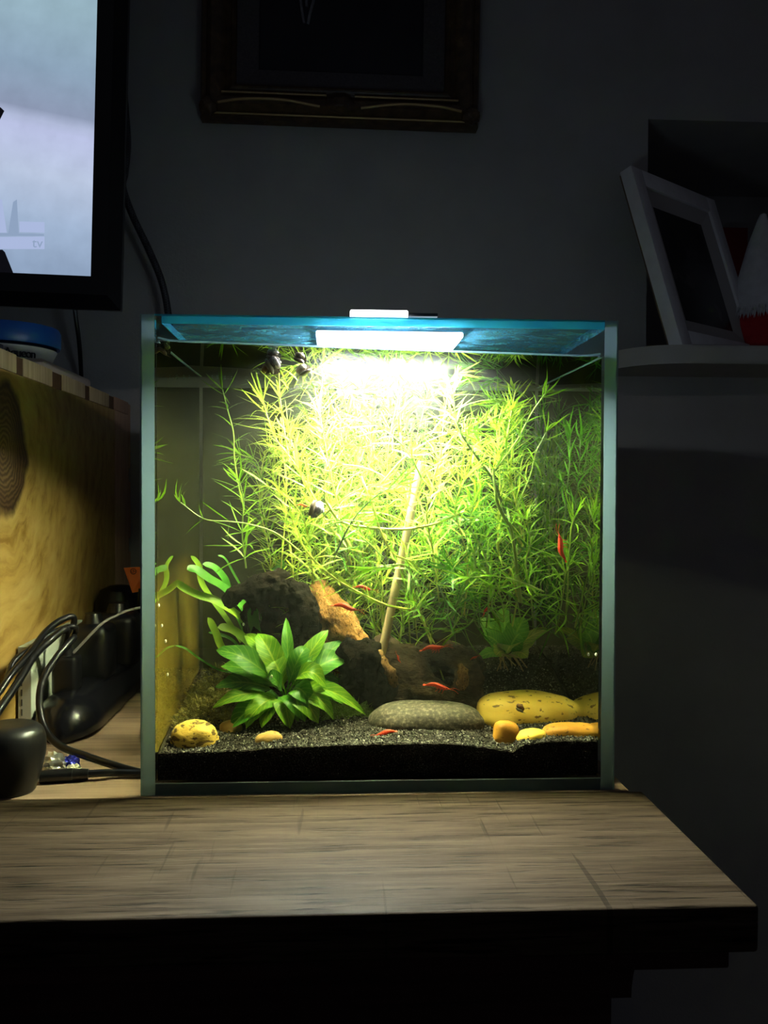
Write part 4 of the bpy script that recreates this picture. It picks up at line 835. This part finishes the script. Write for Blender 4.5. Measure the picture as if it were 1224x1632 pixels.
bm = nb(); bm.faces.new([bm.verts.new(p) for p in ((LX, .0005, 0), (0, .0005, 0), (0, .0005, TZ), (LX, .0005, TZ))]); obj('screen', bm, screen_mat(), tv, False, local=True)
def graphic(pts, m, y=-.0002):
    bm = nb(); P = [loc(*p) for p in pts]; bm.faces.new([bm.verts.new((p.x, y, p.z)) for p in P]); return obj('screen_graphic', bm, m, tv, False, local=True)
m_sd = emit('screen_dark', (.004, .004, .006), 1); m_sg = emit('screen_grey_blue', (.27, .36, .52), 1); m_sl = emit('screen_pale', (.40, .48, .72), 1)
graphic([(-30, 150), (2, 172), (7, 177), (0, 191), (-30, 250)], m_sd); graphic([(-60, 398), (4, 398), (8, 402), (22, 437), (-60, 432)], m_sd)
graphic([(13, 372), (21, 322), (27, 318), (30, 372)], m_sg); graphic([(-40, 378), (71, 377), (71, 397), (-40, 397)], m_sl, -.0001); graphic([(-20, 371), (70, 373), (70, 376), (-20, 376)], m_sg, -.0003); graphic([(31, 353), (71, 354), (71, 371), (31, 370)], m_sl, -.0001)
graphic([(-30, 315), (3, 318), (11, 371), (-30, 371)], m_sl, -.0001)
p = loc(60, 388); text('screen_lettering', 'tv', .017, m_sg, tv, Matrix.Translation((p.x, -.0006, p.z)) @ Matrix.Rotation(math.pi / 2, 4, 'X'), .0001)

# cables at the wall
def braid():
    m, nt = nodes_of('braided_sleeve'); tc = N(nt, 'ShaderNodeTexCoord'); ck = N(nt, 'ShaderNodeTexChecker', i_Scale=420.); ck.inputs[1].default_value = (.008, .008, .009, 1); ck.inputs[2].default_value = (.05, .05, .06, 1)
    mp = N(nt, 'ShaderNodeMapping'); mp.inputs['Rotation'].default_value = (.4, .6, .75); L(nt, tc, 'Object', mp, 0); L(nt, mp, 0, ck, 0)
    b = N(nt, 'ShaderNodeBsdfPrincipled', i_Roughness=.5); L(nt, ck, 0, b, 'Base Color'); out(nt, b); return m
m_braid = braid()
o = wire('braided_cable', [at(195, 120, .575), at(200, 180, .57), at(203, 230, .57), at(199, 275, .575), at(196, 300, .58), at(212, 345, .585), at(238, 400, .59), at(258, 450, .595), at(268, 500, .60), at(272, 560, .60), at(270, 800, .61), atz(272, 1090, .006)], .0048, m_braid, None, 10, 10); tag(o, 'thick black braided cable from the television down behind the aquarium', 'cable')
o = wire('hanging_wire', [at(118, 470, .58), at(120, 500, .585), at(126, 545, .60), at(129, 590, .62), at(130, 640, .632), at(131, 760, .633)], .0030, m_black, None, 8, 8); tag(o, 'thin black cord hanging from the television behind the crate', 'wire')

# ------------------------------------------------------------------ cluster left of the tank
m_gloss = plain('satin_black_plastic', (.004, .004, .006), .24); m_rub = plain('black_rubber', (.005, .005, .006), .3)
ps = thing('power_strip', 'long rounded black power strip beside the left pane of the aquarium', 'power strip', (-.277, .25, 0))
bm = nb(); rows = []                         # rounded hull, lofted along the depth
for k in range(26):
    t = k / 25; y = .1365 + (.045 * (1 - math.cos(t / .48 * math.pi / 2)) if t < .48 else .045 + .30 * (t - .48) / .52); q_ = min(1, (y - .1365) / .045); cap = math.sqrt(max(0., 1 - (1 - q_) ** 2))
    hw = .0305 * cap + .0006; hh = .0345 * cap ** .75 + .0006
    rows.append([bm.verts.new((-.2765 + hw * math.copysign(abs(math.cos(a)) ** .9, math.cos(a)), y, .0008 + .007 * cap + (hh - .004) * math.sin(a) if a <= math.pi else .0008 + .007 * cap * (1 + math.sin(a)))) for a in [j * math.pi / 12 for j in range(24)]])
for A_, B_ in zip(rows, rows[1:]):
    for k in range(24): bm.faces.new((A_[k], A_[(k + 1) % 24], B_[(k + 1) % 24], B_[k]))
bm.faces.new(rows[0]); bm.faces.new(rows[-1][::-1]); obj('shell', bm, m_gloss, ps)
def plug(x, y, z, w, d, h, label, bev=.004, cat='plug', name='plug', prongs=False):
    t = thing(name, label, cat, (x, y, z)); bm = nb(); bx(bm, (x - w / 2, y - d / 2, z), (x + w / 2, y + d / 2, z + h), bev, 3); obj('body', bm, m_black, t)
    bm = nb(); tube(bm, [Vector((x, y, z + h - .001)), Vector((x, y, z + h + .010))], [w * .28, w * .2], 12); obj('strain_relief', bm, m_rub, t); return t
pz = .033
plug(-.283, .192, pz, .023, .024, .036, 'narrow black plug at the near end of the power strip')
plug(-.277, .262, pz - .002, .040, .046, .058, 'bulky black adapter in the middle of the power strip', .010, 'adapter', 'power_adapter')
plug(-.272, .345, pz - .004, .046, .050, .060, 'tall black adapter at the far end of the power strip', .010, 'adapter', 'power_adapter')
bm = nb(); c = at(190, 985, .44); lathe(bm, [(0, .001), (.026, .001), (.028, .01), (.028, c.z + .02), (.022, c.z + .034), (.012, c.z + .039), (0, c.z + .040)], (c.x, .44, 0), 24); o = obj('round_topped_adapter', bm, m_black); tag(o, 'black round topped adapter in the shade against the crate', 'adapter')
# orange tag
m_otag = plain('orange_tag', (.85, .16, .02), .5)
tgp = thing('warning_tag', 'orange warning tag with a circled mark hanging beside the left glass edge', 'tag', at(215, 925, .40))
bm = nb(); P = [at(197, 905, .40), at(233, 903, .41), at(231, 941, .41), at(211, 945, .40)]; V1 = [bm.verts.new(p) for p in P]; V2 = [bm.verts.new(p + Vector((0, .0006, 0))) for p in P]
bm.faces.new(V1); bm.faces.new(V2[::-1])
for k in range(4): bm.faces.new((V1[k], V2[k], V2[(k + 1) % 4], V1[(k + 1) % 4]))
obj('card', bm, m_otag, tgp, False)
bm = nb(); cc = at(212.5, 910.5, .3985); tube(bm, [cc + Vector((math.cos(a) * .0032, 0, math.sin(a) * .0032)) for a in [k * math.pi / 10 for k in range(21)]], .00038, 5); obj('printed_ring', bm, m_ink, tgp)
text('printed_letter', 'UL', .0042, m_ink, tgp, Matrix.Translation(cc - ROOT[tgp.name]) @ Matrix.Rotation(-.5, 4, 'Y') @ Matrix.Rotation(math.pi / 2, 4, 'X'))
wire('tag_cord', [at(224, 938, .405), at(222, 965, .405), at(222, 985, .41)], .0022, m_black, tgp, 5)
# carton
m_card = noisy('pale_green_white_card', [(.3, (.42, .47, .38)), (.7, (.52, .56, .46))], 20, .6); m_card2 = plain('shaded_card_side', (.30, .29, .26), .7)  # shade on the carton's end panel put into its grey
ca = thing('carton', 'pale greenish white carton standing between the crate and the power strip', 'carton', (-.313, .24, 0))
zt = at(60, 1030, .17).z; bm = nb(); bx(bm, (-.3195, .168, .0006), (-.3075, .34, zt), .0006); obj('body', bm, m_card, ca)
bm = nb(); bx(bm, (-.3190, .1674, .0010), (-.3080, .1679, zt - .0004)); sd_ = obj('end_panel', bm, m_card2, ca, False, label='printed end panel in shaded grey')
for k in range(7):
    z = zt * (.12 + .11 * k); bm = nb(); bx(bm, (-.3165, .1670, z), (-.3155, .1673, z + .006)); obj('print_line', bm, m_ink, sd_, False)
# cables
def cable(lab, pts, r=.0032, m=m_rub, name='cable'): o = wire(name, pts, r, m, None, 10, 10); tag(o, lab, 'cable'); return o
S0 = Vector((-.283, .192, pz + .044))
cable('black cable arching highest over the carton to the left', [S0, at(118, 986, .19), at(98, 988, .18), at(72, 1008, .16), at(48, 1040, .13), at(18, 1075, .10), at(-20, 1130, .07)], .0030)
cable('black cable sweeping left just under the highest one', [S0 + Vector((.002, -.004, 0)), at(120, 1000, .175), at(85, 1008, .165), at(50, 1033, .14), at(22, 1055, .12), at(8, 1090, .10), at(-15, 1120, .08)], .0028)
cable('thick black cable lowest of those crossing the carton', [S0 + Vector((-.002, -.008, -.002)), at(105, 1003, .165), at(78, 1022, .15), at(55, 1045, .13), at(30, 1085, .10), at(0, 1130, .07), at(-25, 1170, .05)], .0034)
cable('black cable looping down before the carton and away behind the aquarium', [S0 + Vector((.001, -.014, .001)), at(118, 1016, .165), at(92, 1045, .145), at(68, 1085, .12), at(63, 1125, .10), at(72, 1162, .088), at(95, 1188, .078), at(140, 1206, .066), at(190, 1222, .052), at(232, 1233, .047)], .0031)
cable('thin grey wire rising right from the plugs to the glass', [S0 + Vector((.006, .0, -.006)), at(160, 996, .20), at(185, 981, .22), at(207, 972, .24), at(236, 966, .26)], .0013, plain('grey_wire', (.16, .15, .14), .4), 'wire')
# connector with its lead
cn = thing('cable_connector', 'black barrel connector lying on the mantel with its lead running right', 'connector', atz(100, 1250, 0))
a, b = atz(63, 1249, .0), atz(128, 1245, .0); a.z = b.z = .0052; d = (b - a)
bm = nb(); tube(bm, [a, a + d * .02, a + d * .80, a + d * .82, a + d], [.0040, .0050, .0050, .0044, .0042], 14); obj('barrel', bm, m_rub, cn)
bm = nb(); tube(bm, [a + d, a + d * 1.02, a + d * 1.2], [.0044, .0046, .0040], 12); obj('collar', bm, m_rub, cn)
bm = nb(); tube(bm, [a - d * .10, a], [.0013, .0013], 8); obj('pin', bm, plain('steel', (.5, .5, .5), .25, 1.), cn, label='steel pin')
e1 = atz(186, 1240, 0); e1.z = .004; e2 = atz(240, 1237, 0); e2.z = .004
wire('lead', [a + d * 1.18, a + d * 1.6, e1, e2, e2 + Vector((.0, .05, 0))], .0030, m_rub, cn)
# round speaker-like pod at the lower left
pc = atz(-14, 1290, 0) + Vector((0, .038, 0)); pc.z = 0
pod = thing('round_pod', 'matt black rounded pod at the lower left edge on the mantel', 'speaker', pc)
ztop = at(10, 1158, pc.y - .01).z; R0 = at(72, 1200, pc.y).x - pc.x
bm = nb(); prof = [(0, .0005), (R0 * .62, .0005), (R0 * .72, .004), (R0 * .86, ztop * .28), (R0 * .97, ztop * .52), (R0 * 1.0, ztop * .70), (R0 * .96, ztop * .84), (R0 * .86, ztop * .93), (R0 * .66, ztop * .985), (R0 * .35, ztop), (0, ztop)]
pr = [(p.x, p.y) for p in spline([(r, z, 0) for r, z in prof], 4)]; lathe(bm, [(max(0, r), z) for r, z in pr], pc, 56); obj('shell', bm, plain('matt_black', (.006, .006, .007), .42), pod)
bm = nb(); lathe(bm, [(R0 * .60, .0002), (R0 * .66, .0002), (R0 * .66, .002)], pc, 48); obj('foot_ring', bm, m_rub, pod)
# crumpled foil wrapper
m_foil = [plain('silver_foil', (.75, .76, .74), .28, .85), plain('blue_foil', (.03, .04, .45), .3, .6), plain('cream_foil', (.75, .72, .55), .4, .2)]
fo = thing('foil_wrapper', 'crumpled silver and blue foil wrapper on the mantel by the round pod', 'wrapper', atz(98, 1228, 0))
for x0, x1, y0, y1, mm, Yo, n_ in ((66, 106, 1202, 1230, 0, 0, 3), (98, 124, 1206, 1228, 1, .004, 3), (110, 131, 1216, 1230, 2, -.004, 2)):
    a, b = atz(x0, 1230, 0), atz(x1, 1230, 0); c = (a + b) / 2 + Vector((0, Yo, 0)); rx = (b.x - a.x) / 2; h = (y1 - y0) * .00052
    bm = nb(); bmesh.ops.create_icosphere(bm, subdivisions=3, radius=1)
    for v in bm.verts:
        n = v.co.copy(); k = 1 + .55 * noise.noise(n * 4.5 + Vector((x0, 0, 0))); v.co = c + Vector((n.x * rx * k, n.y * rx * .8 * k, max(0.0004, h * .5 + n.z * h * .5 * k)))
    obj('crumpled_sheet', bm, m_foil[mm], fo, False)

# ------------------------------------------------------------------ painting on the wall
pA, pB = at(318, 184, W - .03), at(763, 201, W - .03); wP = (pB - pA).length; tilt = math.atan2(pA.z - pB.z, wP)
pq = Quaternion((0, 1, 0), tilt)
pt = thing('framed_painting', 'dark framed painting with gilt lip and ornate lower rail on the wall above', 'painting', Vector((pA.x, W - .004, pA.z)), None, pq)
hP = .40
m_fr = noisy('dark_brown_gilt_frame', [(.3, (.035, .018, .010)), (.6, (.085, .050, .024)), (.8, (.16, .105, .045))], 60, .42, bump=.3); m_gilt = plain('worn_gilt', (.42, .30, .14), .38, .6)
m_liner = noisy('grey_linen', [(.3, (.055, .048, .055)), (.7, (.085, .075, .08))], 300, .9)
k_ = wP / 445.
PROF = [(0, 0), (0, -.020), (3 * k_, -.025), (9 * k_, -.024), (12 * k_, -.030), (18 * k_, -.036), (26 * k_, -.034), (34 * k_, -.026), (40 * k_, -.020), (46 * k_, -.022), (50 * k_, -.026), (54 * k_, -.022), (56 * k_, -.014), (56 * k_, 0)]
for side in range(4):
    bm = nb(); rr = []
    for u, y in PROF:
        cs = [(u, u), (wP - u, u), (wP - u, hP - u), (u, hP - u)]; p, q_ = cs[side], cs[(side + 1) % 4]
        rr.append([bm.verts.new((p[0], y, p[1])), bm.verts.new((q_[0], y, q_[1]))])
    for A_, B_ in zip(rr, rr[1:]): bm.faces.new((A_[0], A_[1], B_[1], B_[0]))
    rail = obj('rail', bm, m_fr, pt, local=True)
    if side == 0:
        bm = nb(); tube(bm, [Vector((8 * k_, -.0255, 6 * k_)), Vector((wP - 8 * k_, -.0255, 6 * k_))], .0016, 8); obj('gilt_bead', bm, m_gilt, rail, local=True)
        for s in (0, 1):
            f = (lambda u: u) if s == 0 else (lambda u: wP - u)
            bm = nb(); tube(bm, spline([Vector((f(30 * k_), -.037, 17 * k_)), Vector((f(70 * k_), -.040, 22 * k_)), Vector((f(130 * k_), -.040, 23 * k_)), Vector((f(190 * k_), -.037, 16 * k_))], 8), .0020, 8); obj('scroll', bm, m_gilt, rail, local=True)
            bm = nb(); tube(bm, [Vector((f(34 * k_), -.028, 38 * k_)), Vector((f(200 * k_), -.028, 38 * k_))], .0016, 8); obj('gilt_bead', bm, m_gilt, rail, local=True)
            bm = nb(); bmesh.ops.create_icosphere(bm, subdivisions=3, radius=1, matrix=Matrix.Translation((f(14 * k_), -.030, 14 * k_)) @ Matrix.Diagonal((.013, .010, .012, 1)))
            for v in bm.verts: v.co += v.normal * .003 * noise.noise(v.co * 240)
            obj('corner_ornament', bm, m_fr, rail, local=True)
        bm = nb(); bmesh.ops.create_icosphere(bm, subdivisions=3, radius=1, matrix=Matrix.Translation((wP / 2, -.032, 22 * k_)) @ Matrix.Diagonal((.022, .010, .011, 1)))
        for v in bm.verts: v.co += v.normal * .004 * noise.noise(v.co * 160)
        obj('centre_ornament', bm, m_fr, rail, local=True)
i1, i2 = 56 * k_, 90 * k_
bm = nb(); R1 = [bm.verts.new(p) for p in ((i1, -.016, i1), (wP - i1, -.016, i1), (wP - i1, -.016, hP - i1), (i1, -.016, hP - i1))]; R2 = [bm.verts.new(p) for p in ((i2, -.010, i2 - 6 * k_), (wP - i2, -.010, i2 - 6 * k_), (wP - i2, -.010, hP - i2), (i2, -.010, hP - i2))]; R3 = [bm.verts.new((v.co.x, -.003, v.co.z)) for v in R2]
for A_, B_ in ((R1, R2), (R2, R3)):
    for k in range(4): bm.faces.new((A_[k], A_[(k + 1) % 4], B_[(k + 1) % 4], B_[k]))
obj('liner', bm, m_liner, pt, False, local=True, label='grey linen liner')
bm = nb(); bx(bm, (i2 - .004, -.006, i2 - .006), (wP - i2 + .004, -.0035, hP - i2 + .004)); cv = obj('canvas', bm, noisy('dark_canvas', [(.3, (.010, .010, .016)), (.7, (.020, .019, .028))], 9, .7), pt, False, local=True)
iq = pq.inverted(); lp = lambda px, py: iq @ (at(px, py, W - .012) - Vector((pA.x, W - .004, pA.z)))
m_paint = noisy('pale_grey_paint', [(.3, (.10, .10, .12)), (.7, (.24, .24, .27))], 120, .7)
for st_ in ([(477, -40), (479, -5), (482, 20), (485, 36)], [(506, -30), (500, 0), (494, 22), (491, 38)], [(488, -20), (489, 10)]):
    P = [lp(*p) for p in st_]; bm = nb(); tube(bm, spline([Vector((p.x, -.0065, p.z)) for p in P], 5), .0028, 8, .35); obj('brush_stroke', bm, m_paint, cv, local=True)

# ------------------------------------------------------------------ shelf in the niche and what stands on it
xs0 = at(985, 590, .54).x; rad = .085; yfs = .50
poly = [(xs0, W)] + [(xs0 + rad * (1 - math.cos(k * math.pi / 20)), yfs + rad * (1 - math.sin(k * math.pi / 20))) for k in range(11)] + [(nx1, yfs), (nx1, W)]
sf = thing('wall_shelf', 'rounded pale shelf board at the foot of the wall niche', 'shelf', (.5, .58, sh_bot))
bm = nb(); prism(bm, poly, lambda u, v: (u, v, sh_bot), lambda u, v: (u, v, sh_top))
bmesh.ops.bevel(bm, geom=[e for e in bm.edges if abs(e.verts[0].co.z - e.verts[1].co.z) < 1e-6 and min(e.verts[0].co.y, e.verts[1].co.y) < W - .01], offset=.006, segments=3, affect='EDGES', profile=.5); obj('board', bm, m_white_shelf, sf)
bm = nb(); bx(bm, (nx0 + .001, W + .0005, sh_top - .003), (nx1 - .001, ND - .001, sh_top)); obj('niche_floor', bm, m_white_shelf, sf, False)
# photo frame leaning to the left
Zb = .505
nb0 = at(1088, 549, .515); nt0 = at(984, 254, .56); ft0 = at(1122, 312, .70)
nb0.z = sh_top + .0006
ex = (ft0 - nt0); ex.z = 0; wF = ex.length; ex.normalize(); ez = (nt0 - nb0); ez = (ez - ex * ez.dot(ex)); hF = ez.length; ez.normalize(); ey = ex.cross(ez)       # ey: into the picture's back? faces right/camera when negative
if ey.y < 0: ey = -ey
Mf = Matrix((ex, ey, ez)).transposed(); fq = Mf.to_quaternion() if Mf.determinant() > 0 else Matrix((ex, ez.cross(ex), ez)).transposed().to_quaternion()
pf = thing('photo_frame', 'white photo frame leaning sideways on the niche shelf', 'picture frame', nb0, None, fq)
m_pf = noisy('white_painted_wood', [(.3, (.58, .58, .62)), (.7, (.68, .68, .72))], 40, .5)
FWd, th = .026, .019
for nm, a, b in (('side_rail', (0, 0), (FWd, hF)), ('side_rail', (wF - FWd, 0), (wF, hF)), ('top_rail', (FWd, hF - FWd), (wF - FWd, hF)), ('bottom_rail', (FWd, 0), (wF - FWd, FWd))):
    bm = nb(); bx(bm, (a[0] + .0002, 0, a[1]), (b[0] - .0002, th, b[1]), .0012); obj(nm, bm, m_pf, pf, local=True)
bm = nb(); i_ = FWd
R1 = [bm.verts.new(p) for p in ((i_, .004, i_), (wF - i_, .004, i_), (wF - i_, .004, hF - i_), (i_, .004, hF - i_))]; i2_ = FWd + .022; R2 = [bm.verts.new(p) for p in ((i2_, .010, i2_), (wF - i2_, .010, i2_), (wF - i2_, .010, hF - i2_), (i2_, .010, hF - i2_))]
for k in range(4): bm.faces.new((R1[k], R1[(k + 1) % 4], R2[(k + 1) % 4], R2[k]))
obj('mat_board', bm, plain('grey_mat_board', (.36, .35, .35), .8), pf, False, local=True, label='grey mat board')
bm = nb(); bx(bm, (i2_ - .002, .0102, i2_ - .002), (wF - i2_ + .002, .012, hF - i2_ + .002)); obj('photograph', bm, noisy('dark_photograph', [(.3, (.012, .012, .014)), (.55, (.03, .028, .032)), (.8, (.09, .08, .08))], 22, .25), pf, False, local=True)
bm = nb(); bx(bm, (.003, th + .0003, .003), (wF - .003, th + .003, hF - .003)); obj('backing_board', bm, plain('brown_backing', (.12, .08, .05), .8), pf, False, local=True)
# gnome
YG = .68; gt, gl = at(1207, 340, YG), at(1163, 480, YG); gx = at(1214, 480, YG).x; gz = at(1200, 500, YG).z
gn = thing('plush_gnome', 'plush gnome with tall white cone hat and red body in the niche', 'gnome', (gx, YG, sh_top))
rb = gx - at(1160, 520, YG).x
m_red = noisy('red_felt', [(.3, (.32, .012, .018)), (.7, (.45, .02, .025))], 90, .95, bump=.5); m_hat = noisy('white_felt', [(.3, (.50, .49, .54)), (.7, (.62, .61, .66))], 70, .95, bump=.6)
bm = nb(); z0 = sh_top; lathe(bm, [(0, z0), (rb * .9, z0), (rb * 1.02, z0 + .012), (rb * 1.0, z0 + (gz - z0) * .7), (rb * .85, gz + .01), (rb * .5, gz + .03), (0, gz + .035)], (gx, YG, 0), 36); obj('body', bm, m_red, gn, label='red felt body')
bm = nb(); lathe(bm, [(rb * .2, gz - .004), (rb * .93, gz - .006), (rb * .95, gz + .004), (rb * .70, gz + (gt.z - gz) * .32), (rb * .40, gz + (gt.z - gz) * .68), (rb * .15, gt.z - .010), (rb * .09, gt.z - .002), (0, gt.z)], (gx, YG, 0), 36)
for v in bm.verts: v.co += Vector((noise.noise(v.co * 30), noise.noise(v.co * 30 + Vector((5, 5, 5))), 0)) * .005
obj('hat', bm, m_hat, gn, label='white cone hat')
bm = nb()
for k in range(260):
    a = random.uniform(math.pi * .9, math.pi * 2.1); r_ = rb * random.uniform(.92, 1.02); p = Vector((gx + math.cos(a) * r_, YG + math.sin(a) * r_, gz + random.uniform(-.004, .006))); d = Vector((math.cos(a) * .3, math.sin(a) * .3, -1)) * random.uniform(.012, .03) * (1 if a > 4.7 else .45); s = Vector((-math.sin(a), math.cos(a), 0)) * .0016
    bm.faces.new([bm.verts.new(p - s), bm.verts.new(p + s), bm.verts.new(p + d)])
o = obj('beard_fringe', bm, m_hat, gn, False, label='shaggy white fringe below the hat'); o['kind'] = 'stuff'
bm = nb(); bmesh.ops.create_icosphere(bm, subdivisions=3, radius=.011, matrix=Matrix.Translation((gx + .01, YG - rb - .002, gz - .004))); obj('nose', bm, plain('pink_felt', (.6, .35, .3), .9), gn)
# red book behind
a, b = at(1137, 362, .90), at(1191, 362, .90); bk_ = thing('red_book', 'dark red book standing in the back of the niche behind the gnome', 'book', (.6, .91, sh_top))
x0, x1 = a.x, at(1192, 362, .90).x
bm = nb(); bx(bm, (x0, .90, sh_top + .0004), (x1, .904, a.z), .0005); obj('cover', bm, plain('dark_red_cloth', (.22, .012, .016), .7), bk_)
bm = nb(); bx(bm, (x0 + .003, .9042, sh_top + .003), (x1 - .003, .922, a.z - .003)); obj('pages', bm, plain('page_block', (.5, .46, .38), .9), bk_, False)
bm = nb(); bx(bm, (x0, .9222, sh_top + .0004), (x1, .926, a.z), .0005); obj('cover', bm, plain('dark_red_cloth', (.22, .012, .016), .7), bk_)
